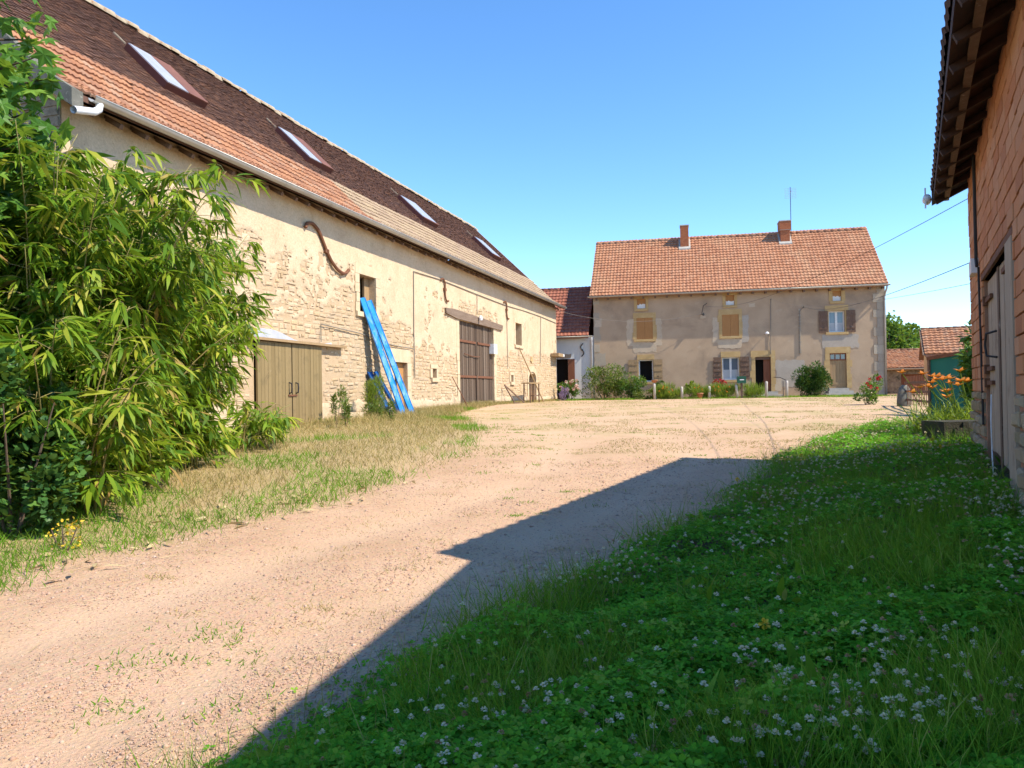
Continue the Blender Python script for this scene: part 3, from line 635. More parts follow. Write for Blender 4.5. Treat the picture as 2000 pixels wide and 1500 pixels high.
# iron ties, cables, boxes on the wall
def tie(pts, r):
    p = np.array(pts, float); t = np.arange(len(p)); tt = np.linspace(0, len(p) - 1, 6*len(p)); c = np.stack([np.interp(tt, t, p[:, j]) for j in (0, 1)], -1)
    for _ in range(4): c[1:-1] = (c[:-2] + 2*c[1:-1] + c[2:])/4
    mb = MB(); mb.tube(np.stack([c[:, 0], np.full(len(c), -.075), c[:, 1]], -1), r, 6); m_ = c[len(c)//2]; mb.box(m_[0] - .09, m_[0] + .09, -.10, .0, m_[1] - .05, m_[1] + .05); mb.build('wall_anchor', M['rust'], barn)
tie([(7.15, 5.6), (7.25, 5.74), (7.5, 5.78), (7.78, 5.66), (7.98, 5.42), (8.15, 5.2), (8.4, 4.95), (8.7, 4.77), (9.0, 4.70), (9.2, 4.74), (9.34, 4.86)], .045)
for ds in (0, 7.58): tie([(16.1 + ds, 5.46), (16.15 + ds, 5.54), (16.35 + ds, 5.56), (16.5 + ds, 5.42), (16.5 + ds, 5.2), (16.48 + ds, 5.0), (16.55 + ds, 4.84), (16.68 + ds, 4.76), (16.82 + ds, 4.8)], .035)
mb = MB()
mb.tube([(13.74, -.05, 1.9), (13.72, -.05, 3.4), (13.76, -.05, 5.46), (16, -.05, 5.5), (20.1, -.055, 5.43), (24, -.05, 5.38), (27, -.05, 5.43), (30.3, -.05, 5.43), (33.75, -.05, 5.36)], .017, 6)
mb.tube([(20.08, -.05, 5.43), (20.05, -.05, 4.62)], .014, 6); mb.tube([(24.15, -.05, 5.37), (24.17, -.05, 2.45)], .014, 6); mb.tube([(30.3, -.05, 5.43), (30.07, -.05, 2.9)], .016, 6)
mb.tube([(7.85, -.06, 2.75), (7.85, -.06, 3.22), (10, -.06, 3.12), (12, -.06, 2.9), (13.72, -.06, 2.85)], .014, 6)
mb.build('cable', M['cable'], barn)
mb = MB(); mb.box(21.84, 22.3, -.16, .05, 3.05, 3.48); mb.build('meter_box', M['white_pvc'], barn)
mb = MB(); mb.lathe([(.02, -.12), (.07, -.1), (.08, 0), (.05, .08), (.02, .1)], 10, (20.05, -.2, 4.45)); mb.build('lamp', M['white_pvc'], barn)
mb = MB(); mb.box(32.4, 33.85, -.5, -.04, 3.36, 3.54); mb.build('wooden_box', M['wood_tan'], barn)
MB().box(33.52, 33.8, -.512, -.5, 3.38, 3.52).build('number_plate', M['white_pvc'], barn)

# ------------------------------------------------------------------ farmhouse
HA = R_(-12.1139); HU = Vector((math.cos(HA), math.sin(HA), 0)); HI = Vector((-math.sin(HA), math.cos(HA), 0)); H0 = Vector((14.65, 44.0, 0))
house = empty('farmhouse', H0, HA)
tag(house, 'two storey farmhouse with brown render, red tiled roof and two brick chimneys', 'house')
def hp(u, v, z): return H0 + HU*u + HI*v + Vector((0, 0, z))
HX0, HX1 = -9.9, 6.3; GH = .85
HO = dict(a1=(-7.32, -6.81, 6.2, 6.78), a2=(-2.24, -1.75, 6.2, 6.78), a3=(3.58, 4.04, 6.2, 6.78), u1=(-7.37, -6.42, 4.38, 5.63), u2=(-2.46, -1.53, 4.41, 5.65), u3=(3.35, 4.2, 4.45, 5.65),
          gA=(-7.29, -6.44, 1.86, 3.17), gB=(-2.5, -1.55, 1.88, 3.19), d1=(-.66, .19, 1.17, 3.16), d2=(3.36, 4.24, 1.3, 3.26), sm=(1.09, 1.4, 2.42, 2.74))
mb = MB(); wall_front(mb, HX0, HX1, .2, 7.0, list(HO.values()), 0, .28)
for x, f in ((HX0, (4, 3, 2, 1, 0)), (HX1, (0, 1, 2, 3, 4))):
    mb.add([(x, 0, .2), (x, 8.4, .2), (x, 8.4, 7), (x, 4.2, 10.75), (x, 0, 7)], [f], .5)
mb.add([(HX0, 8.4, .2), (HX1, 8.4, .2), (HX1, 8.4, 7), (HX0, 8.4, 7)], [(0, 3, 2, 1)], .5)
hwall = mb.build('wall', M['render'], house)
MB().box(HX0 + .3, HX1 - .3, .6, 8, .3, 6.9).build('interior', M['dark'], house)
# roof
ha, hb_ = (-.38, 7.0), (4.2, 10.95)
def tiled_roof(parent, x0, x1, a, b, back, mat, w, rl, th, ridge_mat=None, name='roof'):
    mb = MB()
    for p, q in ((a, b), (b, back)):
        mb.add([(x0, p[0], p[1]), (x1, p[0], p[1]), (x1, q[0], q[1]), (x0, q[0], q[1])], [(0, 1, 2, 3)], .5)
        mb.add([(x0, p[0], p[1] - .12), (x1, p[0], p[1] - .12), (x1, q[0], q[1] - .12), (x0, q[0], q[1] - .12)], [(3, 2, 1, 0)], .5)
        for x, f in ((x0, (0, 1, 2, 3)), (x1, (3, 2, 1, 0))): mb.add([(x, p[0], p[1] - .12), (x, p[0], p[1]), (x, q[0], q[1]), (x, q[0], q[1] - .12)], [f], .5)
    mb.add([(x0, a[0], a[1] - .12), (x1, a[0], a[1] - .12), (x1, a[0], a[1]), (x0, a[0], a[1])], [(0, 1, 2, 3)], .5)
    rf = mb.build(name, mat, parent)
    TV, TF, P, RM, _ = tiles_on(x0, x1, (a[0], a[1] + .01), (b[0], b[1] + .01), w, rl, th, [0, .0, .003, .018, .026, .018, .003])
    V, F, va = inst(TV, TF, P, RM, np.ones(len(P))); tag(mk('interlocking_tiles', V, F, mat, rf, var=va), kind='stuff')
    if ridge_mat:
        x = x0
        while x < x1 - .1:
            share(rme2[ridge_mat], 'ridge_tile', (x, b[0], b[1] + .03), (0, random.uniform(-.02, .02), 0), (1, 1, 1), rf); x += .4
    return rf
rme2 = {}
for k_ in ('tile_red', 'tile_annex', 'tile_orange'):
    o = mk('ridge_tile', TV := [(x, (.13 + .02*(x == 0))*math.cos(a), (.11 + .02*(x == 0))*math.sin(a) - .04) for x in (0, .42) for a in np.linspace(-.2, math.pi + .2, 7)] + [(0, .11*math.cos(a), .09*math.sin(a) - .04) for a in np.linspace(-.2, math.pi + .2, 7)],
        [(i, 7 + i, 8 + i, i + 1) for i in range(6)] + [(14 + i, i, i + 1, 15 + i) for i in range(6)], M[k_], smooth=True); rme2[k_] = o.data; bpy.data.objects.remove(o)
hroof = tiled_roof(house, -10.08, 6.42, ha, hb_, (8.9, 6.98), M['tile_red'], .205, .30, .045, 'tile_red')
half_gutter('gutter', -10.2, 6.5, -.43, 6.98, .07, M['zinc'], house, False)
mb = MB(); mb.tube([(6.35, -.43, 6.92), (6.33, -.35, 6.75), (6.3, -.1, 6.5), (6.28, -.08, 6.3), (6.26, -.08, .9)], .05, 10); mb.build('downpipe', M['zinc'], house, True)
o = MB().box(-.05, .05, -.36, .02, -.07, .05).build('rafter', M['wood_dark']); rf2 = o.data; bpy.data.objects.remove(o)
for i in range(24): share(rf2, 'rafter', (-9.7 + i*.69, 0, 6.86), (R_(6), 0, 0), (1, 1, 1), house)
Rh, Lh = slope_axes(ha, hb_)
def roof_z(v): return ha[1] + (v - ha[0])/(hb_[0] - ha[0])*(hb_[1] - ha[1])
def chimney(u, v, w, d, ztop, cap):
    c = empty('chimney', parent=house); z = roof_z(v - d/2) - .25; i = 0; me = {}
    while z < ztop - .001:                       # brick courses
        e = cap if z > ztop - .45 else 0
        x0, x1, y0, y1 = u - w/2 - e, u + w/2 + e, v - d/2 - e, v + d/2 + e; mb = MB(); n = 3; off = .5*(i % 2)/n
        for j in range(-1, n + 1):
            a = x0 + (x1 - x0)*(j + off*n)/n; b = a + (x1 - x0)/n; a, b = max(a, x0), min(b, x1)
            if b - a > .03: mb.box(a + .005, b - .005, y0 + random.uniform(0, .006), y1, z, z + .07)
        mb.box(x0 + .01, x1 - .01, y0 + .01, y1 - .01, z + .07, z + .085, .5)
        mb.build('brick_course', M['brick'], c); z += .085; i += 1
    MB().box(u - w/2 - cap - .02, u + w/2 + cap + .02, v - d/2 - cap - .02, v + d/2 + cap + .02, z, z + .06).build('cap', M['concrete'], c)
    if cap: MB().box(u - w/2 - cap + .01, u + w/2 + cap - .01, v - d/2 - cap + .01, v + d/2 + cap - .01, ztop - .48, ztop - .43).build('band', M['concrete'], c)
    MB().add([(x, y, roof_z(y) + dz) for x in (u - w/2 - .1, u + w/2 + .1) for y in (v - d/2 - .16, v + d/2) for dz in (.0, .13)], [(0, 1, 3, 2), (4, 6, 7, 5), (0, 4, 5, 1), (2, 3, 7, 6), (0, 2, 6, 4), (1, 5, 7, 3)]).build('flashing', M['concrete'], c)
    return c
chimney(-4.45, 3.75, .52, .8, 11.62, 0); chimney(1.57, 3.75, .55, .85, 11.5, .06)
# stone dressings, repairs and corner stones
def hs_(k, **kw): return surround('stone_surround', *HO[k], M['ochre'], house, y=-.03, **kw)
for k_ in ('u1', 'u2', 'u3'): hs_(k_, jw=.14, lh=.32, n=3)
for k_ in ('a1', 'a2', 'a3'): hs_(k_, jw=.12, lh=.14, n=1)
surround('stone_surround', *HO['gA'], M['ochre'], house, y=-.03, jw=.02, lh=.3, n=2); surround('stone_surround', *HO['gB'], M['ochre'], house, y=-.03, jw=.02, lh=.32, n=2)
surround('stone_surround', *HO['d1'], M['ochre'], house, y=-.03, jw=.2, lh=.36, n=5, sill=False); surround('stone_surround', *HO['d2'], M['ochre'], house, y=-.03, jw=.18, lh=.35, n=5, sill=False)
for i, (a, b, c, d, mt) in enumerate([(-7.95, -7.5, 4.0, 5.55, 'render_pale'), (-6.3, -5.9, 4.0, 5.6, 'render_pale'), (-7.6, -6.2, 3.6, 4.2, 'render_pale'), (-3.0, -2.6, 4.05, 5.5, 'render_pale'), (-1.4, -1.0, 4.05, 5.6, 'render_grey'), (-2.7, -1.4, 3.7, 4.25, 'render_pale'), (.45, 2.0, 1.4, 2.95, 'render_grey'), (-9.88, -9.4, 5.2, 5.7, 'render_pale'), (-9.88, -9.2, 2.9, 3.6, 'quoin'), (-9.88, -9.5, 4.3, 4.8, 'quoin'), (-3.7, -3.4, 5.5, 5.75, 'render_pale'), (-.95, -.6, 6.05, 6.25, 'render_pale'), (3.0, 4.9, 3.55, 4.3, 'render_grey'), (.2, .75, 1.2, 1.9, 'render_pale'), (5.2, 5.75, 1.0, 1.5, 'render_pale')]):
    rough_patch('plaster_patch', a, b, c, d, M[mt], house, seed=i, amp=.045, y=-.007 - .0007*i)
for j, (u, z0, z1) in enumerate([(1.8, 3.3, 5.75)]):
    z = z0
    while z < z1: MB().box(u - random.uniform(.03, .08), u + random.uniform(.03, .08), -.03, .01, z, z + .1).build('stone', M['quoin'], hwall); z += random.uniform(.11, .2)
z = .9; i = 0
while z < 6.6:
    h = random.uniform(.38, .55); w_ = .42 + .2*(i % 2); MB().box(6.3 - w_, 6.312, -.03 - random.uniform(0, .008), .5, z + .006, z + h - .006).build('quoin', M['quoin'], hwall)
    if i % 2 == 0: MB().box(-9.912, -9.9 + w_*.8, -.018 - random.uniform(0, .008), .4, z + .01, z + h - .01).build('quoin', M['quoin'], hwall)
    z += h; i += 1
# windows, shutters and doors
def shutter(x0, x1, z0, z1, mat, y=-.07, battens=3, parent=house):
    s = MB(); n = 3; w_ = (x1 - x0)/n
    for i in range(n): s.box(x0 + i*w_ + .003, x0 + (i + 1)*w_ - .003, y, y + .03, z0, z1)
    o = s.build('shutter', mat, parent)
    for i in range(battens):
        zc = z0 + (z1 - z0)*((i + .5)/battens*.86 + .07); MB().box(x0 - .004, x1 + .004, y - .022, y, zc - .045, zc + .045).build('batten', mat, o)
    MB().box((x0 + x1)/2 - .07, (x0 + x1)/2 + .05, y - .03, y - .005, z0 + .28, z0 + .31).build('latch', M['iron'], o)
    return o
def casement(k, frame, open_=False):
    a, b, c, d = HO[k]; w = empty('window', parent=house); y = .17
    mb = MB(); t = .07
    mb.box(a, b, y, y + .06, c, c + t); mb.box(a, b, y, y + .06, d - t, d); mb.box(a, a + t, y, y + .06, c + t, d - t); mb.box(b - t, b, y, y + .06, c + t, d - t)
    if not open_: mb.box((a + b)/2 - .06, (a + b)/2 + .06, y - .01, y + .05, c + t, d - t)
    mb.build('frame', frame, w)
    if not open_:
        for x0, x1 in ((a + t, (a + b)/2 - .06), ((a + b)/2 + .06, b - t)): MB().box(x0, x1, y + .025, y + .035, c + t, d - t).build('pane', M['glass'], w)
        for x0, x1 in ((a + t, (a + b)/2 - .06), ((a + b)/2 + .06, b - t)): MB().box(x0 + .01, x1 - .01, y + .022, y + .0245, c + t, c + (d - c)*.45).build('curtain', M['curtain'], w)
    return w
M['curtain'] = plain('pale_curtain', (.42, .45, .47), .5)
casement('gA', M['white_paint'], True); casement('gB', M['white_paint']); w3 = casement('u3', M['white_paint'])
shutter(-7.88, -7.34, 1.88, 3.17, M['wood_tan']); shutter(-6.40, -5.9, 1.88, 3.17, M['wood_tan'])
shutter(-3.0, -2.54, 1.9, 3.2, M['wood_dark'], battens=4); shutter(-1.5, -1.0, 1.9, 3.2, M['wood_dark'], battens=4)
shutter(2.82, 3.3, 4.42, 5.66, M['wood_dark']); shutter(4.27, 4.75, 4.42, 5.66, M['wood_dark'])
for k_ in ('u1', 'u2'):
    a, b, c, d = HO[k_]
    for x0, x1 in ((a, (a + b)/2 - .004), ((a + b)/2 + .004, b)): MB().box(x0, x1, .0, .035, c, d).build('closed_shutter', M['wood_brown'], house)
for k_ in ('a1', 'a2', 'a3'):
    a, b, c, d = HO[k_]; MB().box(a, b, .06, .09, c, d).build('attic_board', M['wood_brown'], house)
    mb = MB(); t = [(a + .02, c + .02)] + [(b - .02, c + .02)] + [(b - .02 - (b - a - .04)*i/6, c + .2 + .1*random.random()) for i in range(7)]; mb.prism(t, .05, .058); mb.build('peeled_board', M['white_paint'], house)
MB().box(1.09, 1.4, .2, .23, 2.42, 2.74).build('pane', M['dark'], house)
mb = MB(); mb.box(-.2, .17, .16, .2, 1.17, 3.0); mb.build('open_door_leaf', M['door_red'], house)
MB().box(-.66, .19, .05, .12, 3.0, 3.16).build('door_head', M['wood_dark'], house)
dd = MB()
for i in range(5): dd.box(3.36 + i*.176 + .003, 3.36 + (i + 1)*.176 - .003, .09, .13, 1.3, 2.86)
d2 = dd.build('door', M['wood_tan'], house); MB().box(3.42, 4.18, .07, .09, 1.5, 1.62).build('rail', M['wood_tan'], d2)
tr = MB(); tr.box(3.36, 4.24, .06, .13, 2.86, 2.93); tr.box(3.36, 4.24, .06, .13, 3.2, 3.26); [tr.box(x - .025, x + .025, .062, .128, 2.93, 3.2) for x in (3.39, 3.66, 3.94, 4.21)]
t_ = tr.build('transom', M['door_red'], house); MB().box(3.4, 4.2, .1, .105, 2.93, 3.2).build('pane', M['glass'], t_)
for (a, b, y0, z1) in ((-.95, .75, -.9, 1.0), (-.8, .5, -.5, 1.17), (3.0, 5.0, -.85, 1.0), (3.2, 4.5, -.45, 1.15), (3.28, 4.32, -.18, 1.3)): MB().box(a, b, y0, .0, .6, z1).build('step', M['concrete'], house)
mb = MB()
for x in (.72, .95): mb.tube([(x, -.9, .9), (x, -.9, 1.75)], .018, 6)
mb.tube([(.35, -.1, 1.98), (.6, -.6, 1.95), (.95, -.9, 1.75)], .018, 6); mb.tube([(.72, -.9, 1.3), (.95, -.9, 1.3)], .014, 6); mb.build('handrail', M['iron'], house)
# fixings on the facade
mb = MB(); mb.tube([(.2, -.05, 3.3), (.22, -.05, 5.3), (.25, -.05, 6.42)], .018, 6); mb.tube([(.2, -.05, 3.35), (.05, -.3, 4.3), (-.02, -.75, 4.5)], .016, 6)
mb.tube([(1.79, -.05, 3.3), (1.8, -.05, 5.7), (2.0, -.12, 5.9)], .018, 6); mb.build('cable', M['cable'], house)
mb = MB(); mb.tube([(-.07, 0, 4.45), (-.07, -.8, 4.5)], .02, 6); mb.lathe([(.03, .06), (.1, 0), (.11, -.06), (.03, -.09)], 10, (-.07, -.85, 4.48)); mb.build('lamp', M['white_pvc'], house)
mb = MB(); mb.tube([(-3.6, 0, 5.7), (-3.6, -.3, 5.75), (-3.5, -.3, 6.2), (-3.3, -.1, 6.35)], .02, 6); mb.lathe([(.02, .1), (.06, .05), (.08, -.05), (.02, -.08)], 8, (-3.5, -.3, 5.7)); mb.build('cable_bracket', M['iron'], house)
mb = MB(); mb.tube([(.25, 0, 6.43), (.25, -.25, 6.43)], .02, 6); mb.tube([(2.0, 0, 5.9), (2.0, -.2, 5.92)], .03, 6); mb.build('insulator', M['iron'], house)
# antenna
an = empty('tv_antenna', hp(1.98, 3.8, 0), HA); tag(an, 'thin television aerial mast strapped to a brick chimney', 'antenna')
mb = MB(); mb.tube([(0, 0, 10.6), (0, 0, 13.75)], .022, 6); mb.tube([(-.3, -.1, 11.1), (0, 0, 11.1)], .015, 5); mb.tube([(-.3, -.1, 11.3), (0, 0, 11.3)], .015, 5); mb.build('mast', M['iron'], an)
mb = MB(); mb.tube([(0, -.05, 13.4), (.0, -.5, 13.4)], .014, 5)
for i in range(7): mb.tube([(-.32, -.06, 13.05 + i*.1), (.32, -.06, 13.05 + i*.1)], .005, 4)
for x in (-.32, -.1, .1, .32): mb.tube([(x, -.06, 13.05), (x, -.06, 13.65)], .006, 4)
mb.build('grid', M['zinc'], an)

# ------------------------------------------------------------------ white annex
annex = empty('white_annex', hp(0, 0, 0), HA); tag(annex, 'low white rendered house with dark red tiled roof and black iron wall tie', 'house')
AO = [(-12.25, -11.52, .9, 3.34)]
mb = MB(); wall_front(mb, -17, -9.91, .2, 4.7, AO, .12, .3)
for x, f in ((-17, (4, 3, 2, 1, 0)),): mb.add([(x, .12, .2), (x, 6.9, .2), (x, 6.9, 4.7), (x, 3.5, 7.85), (x, .12, 4.7)], [f], .5)
mb.add([(-17, 6.9, .2), (-9.91, 6.9, .2), (-9.91, 6.9, 4.7), (-17, 6.9, 4.7)], [(0, 3, 2, 1)], .5)
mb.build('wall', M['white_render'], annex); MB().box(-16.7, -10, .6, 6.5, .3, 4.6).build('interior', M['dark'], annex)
tiled_roof(annex, -17.2, -10.21, (-.3, 4.66), (3.5, 8.02), (7.3, 4.66), M['tile_annex'], .225, .325, .05, 'tile_annex')
half_gutter('gutter', -17.2, -9.95, -.36, 4.64, .06, M['zinc'], annex, False)
MB().tube([(-10.05, -.3, 4.6), (-10.05, .04, 4.4), (-10.05, .04, .9)], .06, 10).build('downpipe', M['white_pvc'], annex, True)
anchor(annex, -10.63, 3.85, .78, .2, M['iron'], y=.06, r=.035, flip=-1)
MB().box(-11.5, -11.1, .0, .05, 1.4, 3.32).build('open_shutter', M['door_red'], annex)
rough_patch('plaster_patch', -12.2, -11.3, 3.36, 3.62, M['render'], annex, y=.11, seed=77, amp=.04)

# ------------------------------------------------------------------ terracotta block barn at the right
RA = R_(27.6); RD = Vector((math.sin(RA), math.cos(RA), 0)); RN = Vector((-math.cos(RA), math.sin(RA), 0)); RC = Vector((6.15, 10.22, 0))
bb = empty('brick_barn', RC, math.atan2(-RD.y, -RD.x)); tag(bb, 'terracotta block barn with deep dark eave and tall weathered plank doors', 'barn')
def rp(t, y, z): return RC - RD*t - RN*y + Vector((0, 0, z))
DO = (1.95, 4.9, .3, 2.5); RL = 6.3
mb = MB(); wall_front(mb, 0, RL, -.2, 4.15, [DO], 0, .25)
mb.add([(0, 0, -.2), (0, 6, -.2), (0, 6, 4.1), (0, 3, 5.6), (0, 0, 4.15)], [(4, 3, 2, 1, 0)], .5); mb.add([(RL, 0, -.2), (RL, 6, -.2), (RL, 6, 4.1), (RL, 3, 5.6), (RL, 0, 4.15)], [(0, 1, 2, 3, 4)], .5)
mb.add([(0, 6, -.2), (RL, 6, -.2), (RL, 6, 4.1), (0, 6, 4.1)], [(0, 3, 2, 1)], .5)
bbw = mb.build('wall', M['blockmortar'], bb)
o = MB()
V = [(x*.5, y, z*.5) for y, k_ in ((0, 1), (-.75, 1), (-1, .965)) for x, z in ((-k_, -k_), (k_, -k_), (k_, k_), (-k_, k_))]
bo = mk('block', V, [(0, 1, 5, 4), (1, 2, 6, 5), (2, 3, 7, 6), (3, 0, 4, 7), (4, 5, 9, 8), (5, 6, 10, 9), (6, 7, 11, 10), (7, 4, 8, 11), (8, 9, 10, 11)], M['block']); bme = bo.data; bpy.data.objects.remove(bo)
z = 1.27; r_ = 0; RH = .146
while z < 4.1:
    x = 0.; first = True
    while x < RL - .01:
        L = .2 if (first and r_ % 2) else .4; first = False; L = min(L, RL - x); a, b = x, x + L
        if z < DO[3] and b > DO[0] - .02 and a < DO[1] + .02:
            if a < DO[0]: b = DO[0] - .005
            elif b > DO[1]: a = DO[1] + .005
            else: x += L; continue
        if b - a > .05: share(bme, 'block', ((a + b)/2, .0, z + RH/2), (0, 0, 0), (b - a - .016, .016 + random.uniform(0, .012), RH - .014), bbw)
        x += L
    z += RH; r_ += 1
x = 0.; z = .3
while z < 1.25:                                  # rubble plinth
    h = random.uniform(.1, .17); x = 0.
    while x < RL:
        L = random.uniform(.16, .34)
        if not (x + L > DO[0] - .02 and x < DO[1]): share(st_me[random.randrange(8)], 'stone', (x + L/2, .0, z + h/2), (0, random.uniform(-.06, .06), 0), (L - .02, random.uniform(.03, .07), h - .015), bbw)
        x += L
    z += h
# side (far gable) blocks seen on edge are covered by the corner blocks; roof
ea, eb = (-.42, 4.02), (3.0, 5.65)
rr = tiled_roof(bb, -.3, RL + .2, ea, eb, (6.42, 4.02), M['tile_dark'], .225, .33, .05)
for i in range(11): MB().bar((-.1 + i*.62, -.40, 3.86), (-.1 + i*.62, 1.0, 4.52), .06, .07).build('rafter', M['tile_dark'], bb)
mb = MB(); mb.box(-.28, RL + .2, -.29, -.23, 3.90, 3.95); mb.build('eave_purlin', M['wood_dark'], bb)
mb = MB(); mb.add([(-.32, -.44, 3.86), (-.32, -.44, 4.06), (-.32, 3., 5.69), (-.32, 3., 5.47), (-.28, -.44, 3.86), (-.28, -.44, 4.06), (-.28, 3., 5.69), (-.28, 3., 5.47)], [(0, 1, 2, 3), (7, 6, 5, 4), (0, 4, 5, 1), (0, 3, 7, 4)]); mb.build('barge_board', M['beam'], bb)
# doors
dr = empty('plank_door', parent=bb)
def leaf(x0, x1, z0, z1, n, y):
    for i in range(n):
        a = x0 + (x1 - x0)*i/n; MB().box(a + .003, a + (x1 - x0)/n - .004, y + random.uniform(-.004, .004), y + .04, z0 + random.uniform(0, .06), z1).build('plank', M['wood_pale'], dr)
leaf(1.98, 3.12, .62, 2.47, 3, .03); leaf(3.28, 4.4, .55, 2.47, 3, .03)
for (a, b, zz) in ((1.97, 2.6, 2.27), (1.97, 2.6, 1.52), (1.97, 2.6, 1.37), (3.75, 4.4, 2.36)):
    mb = MB(); mb.box(a, b, .0, .028, zz - .022, zz + .022); x0 = a if a < 3 else b; mb.box(x0 - .05, x0 + .05, -.02, .03, zz - .05, zz + .05); mb.build('strap_hinge', M['rust'], dr)
MB().tube([(2.95, .02, 1.62), (2.86, -.06, 1.64), (2.83, -.07, 1.75), (2.86, -.06, 1.86), (2.95, .02, 1.88)], .012, 6).build('handle', M['iron'], dr)
MB().box(3.12, 3.28, .02, .1, .5, 2.48).build('gap_post', M['wood_dark'], dr)
MB().box(4.42, 4.88, -.03, .12, .35, 2.5).build('jamb_post', M['wood_pale'], bb); MB().box(1.9, 4.95, -.028, .12, 2.5, 2.56).build('door_lintel', M['rust'], bb)
MB().tube([(2.9, -.03, 1.25), (3.05, -.05, 1.0), (3.1, -.05, .7), (3.3, -.06, .5)], .006, 5).build('cord', M['white_pvc'], bb)
mb = MB(); mb.tube([(1.6, -.05, 4.0), (1.6, -.05, 2.8), (1.7, -.05, 2.7)], .018, 6); mb.tube([(1.62, -.03, 2.7), (1.72, -.03, 1.9), (1.8, -.03, .9)], .012, 6); mb.build('conduit', M['blackcable'], bb)
MB().box(1.05, 1.45, -.09, 0, 2.66, 2.83).build('junction_box', M['white_pvc'], bb)
mb = MB(); mb.obox((-.1, .1, 2.69), np.eye(3), (.22, .03, .025)); mb.build('bracket', M['blue_dark'], bb)
fl = empty('floodlight', rp(-.2, -.47, 3.92), math.atan2(-RD.y, -RD.x)); tag(fl, 'white floodlight clamped under the corner of the dark eave', 'lamp')
mb = MB(); mb.tube([(-.1, -.02, -.02), (.0, -.03, .0), (.1, -.03, .02)], [.03, .06, .05], 10); mb.build('housing', M['white_pvc'], fl, True)
mb = MB(); mb.prism([(-.02, .0), (.05, -.12), (.12, -.13), (.09, .02), (.12, .15), (.03, .14)], -.06, -.04); mb.build('shade', M['white_pvc'], fl)
# adjoining outbuilding whose eave throws the long shadow over the track; stands out of view
OA = R_(12.7); OD = Vector((math.sin(OA), math.cos(OA), 0)); OP = Vector((3.28, 4.95, 0))
ob = empty('outbuilding', OP, math.atan2(-OD.y, -OD.x)); tag(ob, 'plain rendered outbuilding adjoining the terracotta block barn', 'outbuilding')
mb = MB(); wall_front(mb, .0, 14, -.3, 4.1, [(3, 4.2, 0, 2.1)], .4, .2); mb.add([(0, .4, -.3), (0, 5.4, -.3), (0, 5.4, 4.1), (0, 2.9, 4.6), (0, .4, 4.1)], [(4, 3, 2, 1, 0)], .5); mb.add([(14, .4, -.3), (14, 5.4, -.3), (14, 5.4, 4.1), (14, 2.9, 4.6), (14, .4, 4.1)], [(0, 1, 2, 3, 4)], .5)
mb.add([(0, 5.4, -.3), (14, 5.4, -.3), (14, 5.4, 4.1), (0, 5.4, 4.1)], [(0, 3, 2, 1)], .5); mb.build('wall', M['white_render'], ob); MB().box(3, 4.2, .5, .55, 0, 2.1).build('door', M['wood_dark'], ob)  # wall made pale to bounce light onto the shaded lawn
half_gutter('gutter', -.05, 14.2, -.02, 4.13, .07, M['zinc'], ob, False)
tiled_roof(ob, -.05, 14.2, (.03, 4.15), (2.9, 4.75), (5.8, 4.15), M['tile_dark'], .225, .33, .05)  # ridge kept low so more sky light reaches the lawn

# ------------------------------------------------------------------ loose things by the barn
def b2w(p): return np.array(bw(*p))
def blue_board(label, top, foot, w, mat):
    a, b = b2w(foot), b2w(top); d = b - a; L = np.linalg.norm(d); d /= L
    x = np.array(BD) - d*(np.array(BD)@d); x /= np.linalg.norm(x); n = np.cross(x, d)
    if n@np.array(BN) < 0: n = -n
    o = empty('blue_board', a); mb = MB(); c = d*L/2
    mb.obox(c, (x, d, n), (w/2, L/2, .012)); mb.build('panel', mat, o)
    for sg in (-1, 1):
        MB().obox(c + x*sg*(w/2 + .002) + n*.012, (x, d, n), (.010, L/2, .018)).build('rim', mat, o)
    tag(o, label, 'board', 'blue boards leaning on the barn'); return o
blue_board('long bright blue board leaning into the upper barn opening, nearer the olive doors', (10.26, .03, 4.18), (10.95, -1.0, .50), .34, M['blue'])
blue_board('long bright blue board leaning into the upper barn opening, nearer the cart door', (10.66, .03, 4.14), (11.60, -1.0, .52), .34, M['blue'])
blue_board('short dark blue board leaning on the barn wall behind the green weeds', (10.48, -.06, 2.02), (10.52, -.85, .55), .24, M['blue_dark'])
blue_board('short dark blue board between the weeds and the long blue boards', (10.86, -.06, 2.04), (11.05, -.85, .55), .22, M['blue_dark'])
sb = MB().add([(x, y, z) for x, y in ((-.3, -.16), (.3, -.2), (.32, .17), (-.28, .2)) for z in (-.1, .2)], [(0, 1, 7, 6), (0, 2, 3, 1), (2, 4, 5, 3), (4, 6, 7, 5), (1, 3, 5, 7), (0, 6, 4, 2)]).build('stone_block', M['ashlar'])
p = b2w((8.6, -.5, 0)); sb.location = (p[0], p[1], g1(p[0], p[1])); sb.rotation_euler = (0, 0, 1.2); tag(sb, 'pale squared stone block in dry grass beside the olive doors', 'stone')
tb = empty('trestle_table', b2w((25.6, -.75, .78)), math.atan2(BD.y, BD.x)); tag(tb, 'rough wooden trestle table standing against the barn', 'table')
MB().box(-1.0, 1.1, -.2, .2, .98, 1.03).build('top', M['wood_tan'], tb)
for x in (-.75, .85):
    for y in (-.16, .16): MB().bar((x, y, -.15), (x + .05, y*.9, .98), .05, .05, (1, 0, 0)).build('leg', M['wood_dark'], tb)
MB().box(.1, .85, -.12, .12, .38, .43).build('shelf', M['wood_dark'], tb)
def stick(name, label, cat, a, b, r, mat):
    a, b = b2w(a), b2w(b); o = MB().tube([a, a*.66 + b*.34 + [0, 0, .006], a*.33 + b*.67 + [0, 0, .01], b], [r, r*.95, r*.85, r*.7], 6).build(name, mat); tag(o, label, cat); return o
